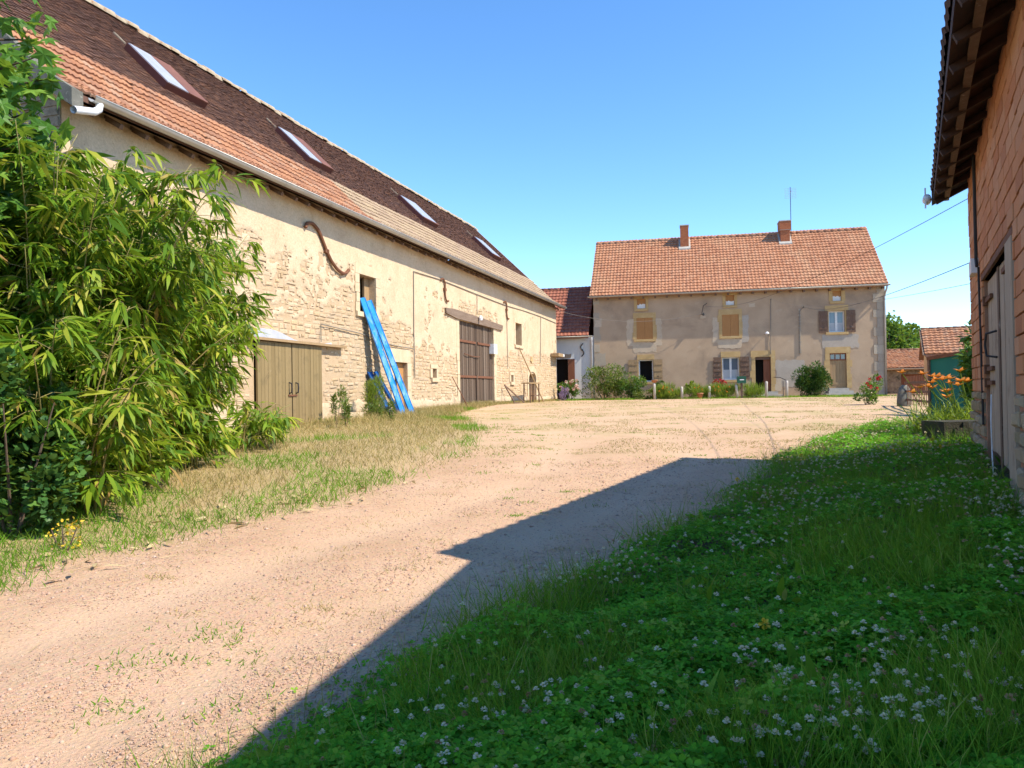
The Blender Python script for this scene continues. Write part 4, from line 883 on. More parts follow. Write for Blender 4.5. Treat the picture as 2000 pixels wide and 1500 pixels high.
stick('wooden_pole', 'long thin wooden pole leaning on the barn beside the arched door', 'pole', (27.9, -.8, .75), (25.9, -.06, 3.6), .035, M['wood_tan'])
stick('iron_rod', 'thin rusty rod leaning on the barn left of the cart door', 'rod', (17.6, -.5, .8), (17.1, -.05, 2.0), .02, M['rust'])
wf = empty('wooden_easel', b2w((23.5, -.6, .85)), math.atan2(BD.y, BD.x)); tag(wf, 'small triangular wooden frame lying against the barn near the cart door', 'easel')
for a, b in (((-.6, -.1, .05), (.9, -.2, -.02)), ((-.5, -.1, .05), (-.2, .45, .85)), ((.8, -.2, .0), (-.2, .45, .85))): MB().bar(a, b, .04, .05).build('rail', M['wood_dark'], wf)

# ------------------------------------------------------------------ overhead wires
def wire(label, a, b, sag, r, mat):
    a, b = np.array(a), np.array(b); t = np.linspace(0, 1, 24)[:, None]; P = a*(1 - t) + b*t; P[:, 2] -= (4*sag*t*(1 - t))[:, 0]
    tag(MB().tube(P, r, 5).build('overhead_wire', mat), label, 'wire')
wire('upper overhead wire from the block barn corner to the farmhouse wall lamp bracket', rp(0, -.02, 3.84), hp(-3.5, -.3, 6.2), .55, .005, M['blackcable'])
wire('thick overhead wire from the block barn to the insulator right of the open farmhouse door', rp(0, -.02, 2.98), hp(2.0, -.2, 5.92), .35, .006, M['blackcable'])
wire('thin lowest overhead wire from the block barn to the farmhouse pole bracket', rp(0, -.02, 2.7), hp(.25, -.25, 6.43), .35, .0035, M['cable'])
wire('pale wire hung between the barn gutter end and the farmhouse', bw(BL + .2, -.2, 6.08), hp(-3.5, -.3, 5.78), .55, .009, M['cable'])

# ------------------------------------------------------------------ things to the right, behind the block barn
shed = empty('tiled_shed', (0, 0, 0), 0); tag(shed, 'low dark shed with brown tiled roof behind the rusty gate', 'shed')
shed.location = (23.6, 50, 0); shed.rotation_euler = (0, 0, HA)
mb = MB(); wall_front(mb, 0, 7, .2, 2.55, [(1.6, 3.6, .2, 2.1)], 0, .3); mb.add([(0, 0, .2), (0, 4, .2), (0, 4, 2.5), (0, 2, 3.7), (0, 0, 2.55)], [(4, 3, 2, 1, 0)], .5); mb.add([(7, 0, .2), (7, 4, .2), (7, 4, 2.5), (7, 2, 3.7), (7, 0, 2.55)], [(0, 1, 2, 3, 4)], .5); mb.build('wall', M['darkstone'], shed)
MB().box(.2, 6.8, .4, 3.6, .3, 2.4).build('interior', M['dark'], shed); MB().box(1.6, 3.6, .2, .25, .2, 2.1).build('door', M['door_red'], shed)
tiled_roof(shed, -.3, 7.3, (-.4, 2.5), (2, 3.75), (4.4, 2.5), M['tile_orange'], .24, .2, .04, 'tile_orange')
half_gutter('gutter', -.3, 7.3, -.46, 2.47, .06, M['zinc'], shed, False)
cot = empty('small_cottage', (22.6, 41.5, 0), R_(-25)); tag(cot, 'small outbuilding with orange tiled roof and gable behind the green screen', 'cottage')
mb = MB(); wall_front(mb, 0, 9, .2, 3.15, [], 0, .2); mb.add([(0, 0, .2), (0, 5, .2), (0, 5, 3.1), (0, 2.5, 4.5), (0, 0, 3.15)], [(4, 3, 2, 1, 0)], .5); mb.add([(9, 0, .2), (9, 5, .2), (9, 5, 3.1), (9, 2.5, 4.5), (9, 0, 3.15)], [(0, 1, 2, 3, 4)], .5); mb.build('wall', M['plaster'], cot)
tiled_roof(cot, -.25, 9.3, (-.4, 3.02), (2.5, 4.55), (5.4, 3.02), M['tile_orange'], .26, .33, .05, 'tile_orange')
MB().bar((-.27, -.42, 2.98), (-.27, 2.5, 4.52), .05, .16, (1, 0, 0)).build('barge_board', M['beam'], cot)
scr = empty('green_screen', (10.55, 19.1, 0), R_(0)); tag(scr, 'tall green mesh screen panel on brown frame beside the lilies', 'screen')
zs = g1(11, 20) - .02
sq = [np.array((11.10, 20.4)), np.array((11.55, 18.4))]; scr.location = (*sq[0], zs); dv_ = sq[1] - sq[0]; L_ = np.linalg.norm(dv_); scr.rotation_euler = (0, 0, math.atan2(dv_[1], dv_[0]))
mb = MB(); mb.add([(0, 0, .0), (L_, 0, .0), (L_, 0, 1.62), (0, 0, 1.46), (0, .02, 0), (L_, .02, 0), (L_, .02, 1.62), (0, .02, 1.46)], [(0, 1, 2, 3), (7, 6, 5, 4), (0, 4, 5, 1), (2, 6, 7, 3), (0, 3, 7, 4), (1, 5, 6, 2)]); mb.build('panel', M['screen'], scr)
MB().bar((-.05, -.02, 1.5), (L_ + .05, -.02, 1.67), .06, .09).build('top_rail', M['rust'], scr)
for x in (0, L_): MB().box(x - .035, x + .035, -.04, .0, -.1, 1.5).build('post', M['wood_dark'], scr)
gt = empty('farm_gate', (13.4, 26.2, g1(13.4, 26.2)), math.atan2(-4.5, -1.2)); tag(gt, 'low rusty iron and wood gate between standing stone and green screen', 'gate')
gt.rotation_euler = (0, 0, math.atan2(20.6 - 26.2, 11.35 - 13.4)); GL = math.hypot(5.6, 2.05)
for zz in (.22, .5, .78): MB().box(0, GL, -.02, .02, zz - .035, zz + .035).build('rail', M['wood_dark'], gt)
for i in range(19): MB().tube([(.05 + i*(GL - .1)/18, .03, .05), (.05 + i*(GL - .1)/18, .03, 1.0)], .012, 5).build('bar', M['rust'], gt)
ss = MB(); r = random.Random(4); lv = [(.0, .26), (.3, .27), (.6, .25), (.78, .2), (.9, .1)]
ss.lathe([(w_, z - .1) for z, w_ in lv], 10); so_ = ss.build('standing_stone', M['coping'], None, True); so_.location = (13.25, 26.0, g1(13.25, 26)); so_.scale = (1.0, .6, .9); so_.rotation_euler = (0, .06, .3)
tag(so_, 'rounded upright grey boundary stone beside the gate', 'stone')
tro = MB(); tro.box(0, .75, 0, .55, -.15, .26); 
for i in range(9): tro.box(random.uniform(0, .5), random.uniform(.55, .76), -.02 - random.uniform(0, .01), .2, random.uniform(-.1, .1), random.uniform(.12, .27))
to = tro.build('stone_trough', M['moss']); to.location = (6.13, 10.92, g1(6.3, 10.9) + .02); to.rotation_euler = (0, 0, .06); tag(to, 'dark mossy stone block at the corner of the terracotta block barn', 'stone block')

# ------------------------------------------------------------------ foliage tools
LANCE = ([(0, 0, 0), (-.5, .3, .04), (.5, .3, .04), (-.42, .62, .0), (.42, .62, .0), (0, 1, -.12)], [(0, 2, 1), (1, 2, 4, 3), (3, 4, 5)])
ROUND = ([(0, 0, 0), (-.42, .28, .05), (-.5, .65, .06), (0, 1, -.02), (.5, .65, .06), (.42, .28, .05), (0, .5, -.03)], [(6, 0, 1), (6, 1, 2), (6, 2, 3), (6, 3, 4), (6, 4, 5), (6, 5, 0)])
MAPLE = ([(0, .3, -.02), (0, 0, 0), (-.28, .02, .03), (-.62, .12, -.06), (-.34, .34, .03), (-.6, .74, -.06), (-.2, .62, .03), (0, 1.05, -.1), (.2, .62, .03), (.6, .74, -.06), (.34, .34, .03), (.62, .12, -.06), (.28, .02, .03)], [(0, i, i + 1) for i in range(1, 12)] + [(0, 12, 1)])
BLADE = ([(-.5, 0, 0), (.5, 0, 0), (-.4, .4, .03), (.4, .4, .03), (-.25, .75, .02), (.25, .75, .02), (0, 1, -.06)], [(0, 1, 3, 2), (2, 3, 5, 4), (4, 5, 6)])
def unit(v): return v/(np.linalg.norm(v, axis=-1, keepdims=True) + 1e-9)
def leafset(tpl, P, T, L, W, roll=None, var=None):
    n = len(P); L = np.broadcast_to(L, n); W = np.broadcast_to(W, n)
    if roll is None: roll = rng.normal(0, .5, n)
    return inst(tpl[0], tpl[1], P, frames(T, roll), np.stack([W, L, L], -1), var)
def stuffpart(name, sets, mat, parent=None):
    V, F, va = join_inst(sets); o = mk(name, V, F, mat, parent, True, va); tag(o, kind='stuff'); return o
def blobs(n, c, r, lumps, seed=0, fill=.45):
    """points through an uneven crown: many small lumps on an ellipsoid, denser near each lump's skin"""
    q = np.random.default_rng(seed); C = unit(q.normal(size=(lumps, 3)))*q.uniform(.35, .82, (lumps, 1)); rad = q.uniform(.22, .42, lumps)
    k = q.integers(0, lumps, n); d = unit(q.normal(size=(n, 3))); P = C[k] + d*(rad[k]*q.uniform(fill, 1, n)**.5)[:, None]
    return P*np.array(r) + np.array(c), d
def shrub(name, label, cat, x, y, r, zc, n, leaf, L, W, mat, lumps=14, seed=0, stems=5, group=None, up=.2, z0=None):
    z0 = g1(x, y) if z0 is None else z0
    o = empty(name, (x, y, z0)); tag(o, label, cat, group)
    P, d = blobs(n, (0, 0, zc), r, lumps, seed); P[:, 2] = np.maximum(P[:, 2], .02)
    T = unit(d + np.array([0, 0, up]) + rng.normal(0, .45, (n, 3)))
    stuffpart('foliage', [leafset(leaf, P, T, L*rng.uniform(.6, 1.25, n), W*rng.uniform(.7, 1.2, n))], mat, o)
    for i in range(stems):
        a = 6.28*i/stems; e = np.array([math.cos(a)*r[0]*.5, math.sin(a)*r[1]*.5, zc + r[2]*.3])
        MB().tube([(e[0]*.1, e[1]*.1, -.05), e*.5 + [0, 0, -.05], e], [.012*r[0] + .006, .009*r[0] + .005, .005], 5).build('stem', M['bark'], o)
    return o
def flower(parent, p, r, mat, n=14, name='flower', cup=.5):
    d = unit(rng.normal(size=(n, 3)) + [0, -.3, .5]); P = np.repeat(np.array([p]), n, 0) + d*r*.3
    V, F, va = leafset(ROUND, P, d, r*rng.uniform(.6, 1, n), r*.8); return mk(name, V, F, mat, parent, False, va)

# ------------------------------------------------------------------ bamboo thickets
def bamboo(label, x, y, spread, hgt, nculm, seed, lean=(0, 0), big=150):
    q = np.random.default_rng(seed); z0 = g1(x, y); o = empty('bamboo', (x, y, z0)); tag(o, label, 'bamboo', None)
    LP, LT, LL, LW, RO = [], [], [], [], []; cm = MB(); tw = MB()
    for i in range(nculm):
        a = q.uniform(0, 6.28); r0 = math.sqrt(q.random()); bx, by = spread[0]*.55*r0*math.cos(a), spread[1]*.55*r0*math.sin(a)
        h = hgt*q.uniform(.55, 1.05)*(1 - .25*r0); od = np.array([math.cos(a), math.sin(a)])*r0*q.uniform(.3, 1.0)*np.array(spread)*.75 + np.array(lean)*q.uniform(.3, 1)
        t = np.linspace(0, 1, 10)[:, None]; C = np.concatenate([np.array([[bx, by]]) + od*t**2.2, h*(t - .12*t**4)], 1)
        C[:, 2] += 0.; cm.tube(C, np.linspace(.014, .004, 10), 5, var=q.random())
        nb = int(27*h/4)
        for k_ in range(nb):
            tt = q.uniform(.05, 1.0)**.85; c = np.array([np.interp(tt, t[:, 0], C[:, j]) for j in range(3)])
            th = q.uniform(0, 6.28) ; bd = np.array([math.cos(th), math.sin(th), q.uniform(-.1, .7)]) + np.array([od[0], od[1], 0])*.5; bd /= np.linalg.norm(bd); bl = q.uniform(.2, .55)*(1.15 - .5*tt)
            e = c + bd*bl; e[2] -= .06; tw.tube([c, (c + e)/2 + [0, 0, .03], e], [.004, .003, .002], 3, cap=False)
            for f in np.linspace(.35, 1, 3):
                pnt = c*(1 - f) + e*f; m_ = q.integers(3, 6)
                for j in range(m_):
                    fa = th + q.normal(0, .75); LP.append(pnt + q.normal(0, .012, 3)); LT.append((math.cos(fa), math.sin(fa), q.uniform(-1.5, .15))); L = q.choice([q.uniform(.12, .2), q.uniform(.19, .28), q.uniform(.25, .35)]); LL.append(L); LW.append(L*q.uniform(.12, .19)); RO.append(q.normal(0, .5))
    LP, LT, LL, LW, RO = map(np.array, (LP, LT, LL, LW, RO))
    ok = LP[:, 2] > .05; LP, LT, LL, LW, RO = LP[ok], LT[ok], LL[ok], LW[ok], RO[ok]
    tag(cm.build('culms', M['culm'], o, True), kind='stuff'); tag(tw.build('twigs', M['culm'], o), kind='stuff')
    camd = np.array([-x, -y, 1.35 - z0]); sc_ = -(LP@unit(camd)) - LL*2; order = np.argsort(sc_ + q.normal(0, .25, len(sc_)))      # outer leaves first
    sel, rest_ = order[:big], order[big:]
    me_ = [mk('leaf', *LANCE, M['bamboo'], smooth=True) for _ in range(1)]; lm = me_[0].data; bpy.data.objects.remove(me_[0])
    FR = frames(LT, RO)
    for i in sel:
        b = bpy.data.objects.new('leaf', lm); COL.objects.link(b); b.parent = o
        mm = Matrix((FR[i]*np.array([LW[i], LL[i], LL[i]])[None, :]).tolist()).to_4x4(); mm.translation = LP[i]; b.matrix_local = mm
    stuffpart('foliage', [leafset(LANCE, LP[rest_], LT[rest_], LL[rest_], LW[rest_], RO[rest_])], M['bamboo'], o)
    return o
bamboo('tall arching bamboo thicket in front of the barn corner and its white downpipe', -5.3, 8.9, (1.9, 1.8), 5.1, 110, 1, (.3, -.3))
bamboo('bushy bamboo thicket overhanging the olive shed doors', -5.3, 10.9, (1.5, 1.5), 4.6, 115, 2, (.05, -.25))
bamboo('tall dense bamboo growing under the maple beside the stone gable', -6.15, 8.5, (1.5, 1.5), 5.7, 85, 5, (.1, -.2), 60)
bamboo('young low bamboo shoots spreading in front of the olive doors', -4.75, 13.3, (1.1, 1.5), 1.05, 26, 3, (.1, 0), 20)
bamboo('drooping pale bamboo fringe at the edge of the gravel track', -4.55, 7.75, (1.1, 1.0), 2.7, 40, 4, (.35, -.15), 60)
# bramble
brm = shrub('bramble', 'dark leafy bramble bush with small pale flowers under the bamboo', 'bramble', -4.4, 6.75, (.75, .6, 1.0), .85, 5200, ROUND, .075, .065, M['bramble'], 22, 5)
shrub('yellow_weed', 'small yellow flowering weed at the foot of the bramble', 'weed', -3.75, 6.4, (.22, .18, .16), .14, 90, ROUND, .03, .022, M['petal_yellow'], 6, 6, 3)
# maple
mp = empty('maple_tree', (-5.55, 7.3, g1(-5.55, 7.3))); tag(mp, 'maple tree with broad lobed leaves hanging over the barn corner', 'tree')
MB().tube([(-.9, .3, -.1), (-.8, .2, 2.2), (-.4, .1, 4.0), (.0, 0, 5.2)], [.16, .13, .09, .04], 8).build('trunk', M['bark'], mp, True)
mb = MB(); pts = []
for i in range(34):
    a = rng.uniform(0, 6.28); z = rng.uniform(3.0, 5.3); e = np.array([math.cos(a)*rng.uniform(.6, 1.15), math.sin(a)*rng.uniform(.5, 1.1), z + rng.uniform(-.2, .5)]); s_ = np.array([-.4, .1, z - .4])
    mb.tube([s_, (s_ + e)/2 + [0, 0, .12], e], [.03, .02, .006], 5)
    for k_ in range(42): f = rng.uniform(.35, 1.05); pts.append(s_*(1 - f) + e*f + rng.normal(0, .13, 3))
tag(mb.build('limbs', M['bark'], mp), kind='stuff'); pts = np.array(pts); n = len(pts)
T = np.stack([rng.normal(.2, .5, n), rng.normal(-.3, .5, n), rng.normal(-.55, .35, n)], -1)
far_ = np.argsort(-(pts[:, 0]*.8 - pts[:, 1]*.6))
FRm = frames(T, rng.normal(0, .5, n)); Ls = rng.uniform(.13, .23, n)
lm = mk('leaf', *MAPLE, M['maple']); lme = lm.data; bpy.data.objects.remove(lm)
for i in far_[:150]:
    b = bpy.data.objects.new('leaf', lme); COL.objects.link(b); b.parent = mp; mm = Matrix((FRm[i]*Ls[i]).tolist()).to_4x4(); mm.translation = pts[i]; b.matrix_local = mm
V, F, va = inst(MAPLE[0], MAPLE[1], pts[far_[150:]], FRm[far_[150:]], Ls[far_[150:]]); tag(mk('foliage', V, F, M['maple'], mp, var=va), kind='stuff')
# weeds by the boards
p = b2w((9.45, -.75, 0)); shrub('weed_clump', 'bright green feathery weed clump in front of the short blue boards', 'weed', p[0], p[1], (.38, .38, .85), .55, 1900, BLADE, .13, .014, M['limeleaf'], 14, 8, 7, up=.9)
for i, (s_, yy, h) in enumerate([(7.7, -.75, .8), (6.6, -1.2, .7), (9.0, -1.0, .4), (5.8, -1.9, .6), (8.1, -1.9, .5)]):
    p = b2w((s_, yy, 0)); shrub('tall_weed', ['tall thin green weed at the right edge of the olive doors', 'tall green weed in front of the olive doors', 'low green weed beside the pale stone block', 'leafy weed between bamboo and olive doors', 'low bushy weed in dry grass near the olive doors'][i], 'weed', p[0], p[1], (.16, .16, h*.6), h*.55, 260, LANCE, .12, .022, M['shrub'], 7, 30 + i, 3, up=.8)

# ------------------------------------------------------------------ background tree, right-hand bush, lilies
def big_tree(name, label, x, y, h, rx, rz, n, seed):
    o = empty(name, (x, y, .9)); tag(o, label, 'tree')
    MB().tube([(0, 0, -.2), (.1, 0, h*.35), (0, .1, h*.7)], [.25, .2, .08], 8).build('trunk', M['bark'], o, True)
    P, d = blobs(n, (0, 0, h - rz), (rx, rx, rz), 30, seed)
    stuffpart('crown', [leafset(ROUND, P, unit(d + rng.normal(0, .6, (n, 3))), .28*rng.uniform(.6, 1.3, n), .22)], M['tree'], o)
    mb = MB()
    for i in range(9):
        a = i*.7; mb.tube([(0, 0, h*.35), (math.cos(a)*rx*.4, math.sin(a)*rx*.4, h*.6), (math.cos(a)*rx*.75, math.sin(a)*rx*.75, h*.75)], [.1, .07, .02], 5)
    mb.build('limbs', M['bark'], o)
big_tree('broadleaf_tree', 'round green tree rising behind the tiled shed', 31.8, 64, 6.3, 3.0, 2.5, 5200, 60)
big_tree('broadleaf_tree', 'smaller green tree beside the small orange roofed cottage, behind the shed', 36.0, 68, 5.6, 2.6, 2.0, 4200, 61)
big_tree('broadleaf_tree', 'tall green tree top showing at the farmhouse corner', 29.6, 60, 6.0, 1.3, 2.6, 2400, 62)
shrub('elder_bush', 'large leafy green bush between green screen and terracotta block barn', 'bush', 8.35, 13.5, (.5, .6, .95), 1.0, 2600, LANCE, .15, .07, M['tree'], 24, 9, 6)
dl_ = empty('daylilies', (7.0, 12.1, g1(7.0, 12.1))); tag(dl_, 'clump of orange daylilies with strappy leaves beside the dark stone block', 'flowers')
n = 420; P = np.stack([rng.uniform(-.4, .7, n), rng.uniform(-.5, .9, n), np.zeros(n)], -1); T = np.stack([rng.normal(-.2, .55, n), rng.normal(-.1, .5, n), np.ones(n)], -1)
stuffpart('leaves', [leafset(([(a, b, c - 1.2*max(0, b - .45)**2) for a, b, c in BLADE[0]], BLADE[1]), P, T, rng.uniform(.35, .75, n), .022)], M['limeleaf'], dl_)
for i in range(26):
    bx, by = rng.uniform(-.2, .6), rng.uniform(-.2, .6); top = np.array([bx - rng.uniform(.0, .5), by + rng.uniform(-.3, .2), rng.uniform(.55, 1.0)])
    MB().tube([(bx, by, 0), ((bx + top[0])/2 + .03, (by + top[1])/2, top[2]*.55), top], .006, 5).build('stalk', M['limeleaf'], dl_)
    a0 = rng.uniform(0, 6); d = np.array([(math.cos(a0 + k_*1.047), math.sin(a0 + k_*1.047), .55) for k_ in range(6)]) + [-.3, -.3, 0]
    V, F, va = leafset(LANCE, np.repeat(top[None], 6, 0), d, .13, .055, np.zeros(6)); mk('flower', V, F, M['petal_orange'], dl_, False, va)

# ------------------------------------------------------------------ garden in front of the farmhouse
def gp(u, v): p = hp(u, v, 0); return p.x, p.y
def gshrub(name, label, cat, u, v, *a, **k): x, y = gp(u, v); return shrub(name, label, cat, x, y, *a, **k)
rs = gshrub('rose_bush', 'pale pink rose bush at the barn corner in front of the white annex', 'rose bush', -11.0, -2.6, (.75, .6, .75), .65, 1500, ROUND, .09, .07, M['tree'], 16, 11)
for i in range(12): flower(rs, (rng.uniform(-.7, .5), -.45 + rng.uniform(-.15, .1), rng.uniform(.5, 1.3)), .11, M['petal_pink'])
gshrub('lavender', 'grey violet lavender tuft at the foot of the barn corner', 'lavender', -11.3, -3.6, (.3, .3, .5), .35, 500, BLADE, .14, .02, M['lavender'], 8, 12, 3, up=1.)
gshrub('garden_shrub', 'large olive green shrub before the left corner of the farmhouse', 'shrub', -9.2, -2.2, (1.55, .9, 1.2), .95, 5200, LANCE, .13, .05, M['shrub'], 26, 13, up=.8)
gshrub('peony_bush', 'rounded green bush left of the open dark ground floor window', 'shrub', -7.5, -2.4, (.95, .6, .75), .55, 2500, LANCE, .13, .05, M['tree'], 14, 14)
gshrub('low_plants', 'low spreading green plants under the open dark window', 'plants', -6.8, -2.9, (.9, .5, .32), .25, 1300, LANCE, .1, .035, M['shrub'], 14, 15, up=.8)
gshrub('potted_plant', 'dark leaved plant below the right shutter of the open window', 'plant', -6.0, -2.2, (.4, .35, .5), .45, 700, ROUND, .1, .07, M['thuja'], 9, 16)
gshrub('lime_plant', 'yellow green bushy plant against the brown wall between the ground floor windows', 'plant', -4.35, -2.3, (.38, .35, .6), .55, 900, ROUND, .1, .07, M['limeleaf'], 10, 17)
gm_ = gshrub('geranium', 'red flowering geranium beneath the white framed ground floor window', 'flowers', -2.85, -2.0, (.45, .3, .42), .4, 700, ROUND, .08, .07, M['shrub'], 9, 18)
for i in range(9): flower(gm_, (rng.uniform(-.3, .4), -.25 + rng.uniform(-.1, .1), rng.uniform(.72, .98)), .12, M['petal_red'])
for i, (u, w_, lab) in enumerate([(-5.5, .9, 'orange flowering border plants right of the terracotta topped post'), (-3.7, .6, 'orange and green border plants beside the terracotta pot'), (-2.6, .7, 'tall green border plants in front of the red geranium'), (-1.1, .5, 'bright green border plants right of the green mailbox')]):
    f_ = gshrub('border_flowers', lab, 'flowers', u, -3.2, (w_*1.5, .45, .42), .3, int(2600*w_), BLADE, .3, .018, M['limeleaf'], 16, 20 + i, 3, up=1.4)
    if i < 3:
        for k_ in range(9): flower(f_, (rng.uniform(-w_, w_), -.3 + rng.uniform(-.2, .2), rng.uniform(.35, .75)), .06, M['petal_orange'], 8)
x, y = gp(2.0, -2.6)
th = shrub('thuja_bush', 'rounded dark evergreen bush beside the farmhouse steps', 'bush', x, y, (.98, .9, 1.08), .95, 9000, LANCE, .12, .045, M['thuja'], 34, 24, up=1.1)
rb_ = gshrub('rose_bush', 'red climbing rose at the right corner of the farmhouse', 'rose bush', 5.4, -1.2, (.5, .35, .75), .65, 500, ROUND, .08, .06, M['tree'], 9, 25)
for i in range(4): flower(rb_, (rng.uniform(-.4, .5), -.3, rng.uniform(.7, 1.3)), .11, M['petal_red'])
rb2 = shrub('rose_bush', 'low red rose bush beside the upright boundary stone', 'rose bush', 12.55, 27.2, (.55, .45, .45), .42, 700, ROUND, .08, .06, M['tree'], 9, 26)
for i in range(3): flower(rb2, (rng.uniform(-.3, .4), -.35, rng.uniform(.5, .85)), .08, M['petal_red'])
pm = MB(); pm.lathe([(.075, -.1), (.075, .8), (.06, .88), (.0, .9)], 9); po = pm.build('garden_post', M['post'], None, True); pme_ = po.data; bpy.data.objects.remove(po)
for u, lab, hh in ((-6.28, 'pale round garden post carrying a terracotta dish', 1.0), (-4.83, 'pale round garden post beside the lime green plant', .75), (-3.4, 'pale round garden post left of the red geranium', .75), (-1.94, 'pale round garden post touching the green mailbox', .8), (-.47, 'pale round garden post in front of the open farmhouse door', .98), (.56, 'pale round garden post beside the evergreen bush', 1.0)):
    x, y = gp(u, -3.5); o = share(pme_, 'garden_post', (x, y, g1(x, y)), (rng.normal(0, .03), rng.normal(0, .03), 0), (1, 1, hh)); tag(o, lab, 'post', 'garden posts before the farmhouse')
x, y = gp(-6.28, -3.5); o = MB().lathe([(.05, 0), (.13, .04), (.17, .13), (.19, .13), (.19, .16), (.12, .15)], 14).build('terracotta_dish', M['terracotta'], None, True); o.location = (x, y, g1(x, y) + .9); tag(o, 'terracotta dish on top of a pale garden post', 'pot')
x, y = gp(-3.88, -3.6); o = MB().lathe([(.11, -.02), (.15, .25), (.18, .25), (.18, .31), (.14, .3)], 14).build('flower_pot', M['terracotta'], None, True); o.location = (x, y, g1(x, y)); tag(o, 'terracotta flower pot on the ground among orange flowers', 'pot')
x, y = gp(-1.72, -3.5); ml = empty('mailbox', (x, y, g1(x, y)), HA); tag(ml, 'green metal mailbox on a dark post', 'mailbox')
MB().box(-.05, .05, -.05, .05, -.1, .8).build('post', M['wood_dark'], ml)
mb = MB(); mb.box(-.23, .23, -.16, .16, .8, 1.08); mb.prism([(-.25, 1.08), (.25, 1.08), (.2, 1.16), (-.2, 1.16)], -.18, .18); mb.build('box', M['green_metal'], ml); MB().box(-.1, .12, -.168, -.16, .95, 1.0).build('label_plate', M['white_pvc'], ml)
sm_ = MB().lathe([(.0, 0), (.2, .02), (.24, .12), (.15, .22), (.0, .24)], 8).build('garden_stone', M['ashlar'], None, True); x, y = gp(4.9, -1.9); sm_.location = (x, y, g1(x, y)); tag(sm_, 'rounded pale stone on the grass by the farmhouse corner', 'stone')

# ------------------------------------------------------------------ clover lawn, grasses, gravel
def frustum_pts(n, y0, y1, pw, left=-1.0, right=1.0):
    """ground points spread over what the yard shows, denser where it is close"""
    y = y0 + (y1 - y0)*rng.random(n)**pw; x = rng.uniform(left, right, n)*(.72*y + .35); return x, y
def lawn_mask(x, y, soft=.12):
    e = edge_x(LAWN, y, .18); d = x - e - rng.normal(0, soft, len(x)); w = RC.x + (y - RC.y)*math.tan(RA) - .05      # wall line of the block barn
    wall = np.where(y < RC.y + .05, w, 99); return (d > 0) & (x < wall) & (y < 17)
def at_ground(x, y, dz=0): return np.stack([x, y, gz(x, y) + dz], -1)
TRE = ([], [])
for k_ in range(3):
    a = k_*2.094; c, s_ = math.cos(a), math.sin(a); b0 = len(TRE[0])
    for px, py, pz in ((0, 0, 0), (-.34, .38, .1), (-.3, .85, .12), (.0, .93, .04), (.3, .85, .12), (.34, .38, .1)): TRE[0].append((px*c - py*s_, px*s_ + py*c, pz))
    TRE[1].extend([(b0, b0 + 5, b0 + 4, b0 + 3), (b0, b0 + 3, b0 + 2, b0 + 1)])
x, y = frustum_pts(260000, 1.7, 17, 1.8, -.6, 1.0); k_ = lawn_mask(x, y); x, y = x[k_], y[k_]
clump = fbm(x*1.3, y*1.3, 71, 4); grassy = fbm(x*.9 + 9, y*.9, 81, 3)
k_ = (rng.random(len(x)) < np.clip(1.25 - 1.3*sstep(.5, .68, grassy), .15, 1)); x, y, clump = x[k_], y[k_], clump[k_]
if len(x) > 95000: x, y, clump = x[:95000], y[:95000], clump[:95000]
n = len(x); hh = (.03 + .16*sstep(.3, .75, clump))*rng.uniform(.35, 1.1, n)*sstep(-.02, .5, x - edge_x(LAWN, y, .18) + .12)
yaw = rng.uniform(0, 6.28, n); tl = rng.normal(0, .38, (n, 2)); zax = unit(np.stack([tl[:, 0], tl[:, 1] - .12, np.ones(n)], -1)); yax = np.stack([np.cos(yaw), np.sin(yaw), np.zeros(n)], -1); yax = unit(yax - zax*(yax*zax).sum(1)[:, None]); xax = np.cross(yax, zax)
size = rng.uniform(.013, .025, n)*(1 + .03*y)
lw = stuffpart('clover', [inst(TRE[0], TRE[1], at_ground(x, y, hh + .012), np.stack([xax, yax, zax], -1), size)], M['clover']); tag(lw, 'dense green clover leaves covering the shaded lawn', 'clover')
BL_ = ([(a*(1 - .2*b), b, c - .35*b*b) for a, b, c in BLADE[0]], BLADE[1])
def blades(name, label, cat, x, y, L, W, mat, lean=.45, dz=0.):
    n = len(x); T = np.stack([rng.normal(0, lean, n), rng.normal(0, lean, n), np.ones(n)], -1)
    o = stuffpart(name, [leafset(BL_, at_ground(x, y, dz), T, L, W, rng.uniform(-3.1, 3.1, n))], mat); tag(o, label, cat); return o
x, y = frustum_pts(150000, 1.7, 17, 1.8, -.6, 1.0); k_ = lawn_mask(x, y, .2); x, y = x[k_], y[k_]; g_ = fbm(x*.9 + 9, y*.9, 81, 3)
k_ = rng.random(len(x)) < (.12 + .8*sstep(.46, .64, g_)); x, y, g_ = x[k_], y[k_], g_[k_]; n = len(x)
blades('lawn_grass', 'long green grass blades growing through the clover lawn', 'grass', x, y, rng.uniform(.08, .2, n)*(.7 + .9*sstep(.4, .65, g_)), rng.uniform(.003, .0055, n)*(1 + .05*y), M['grass'], .55)
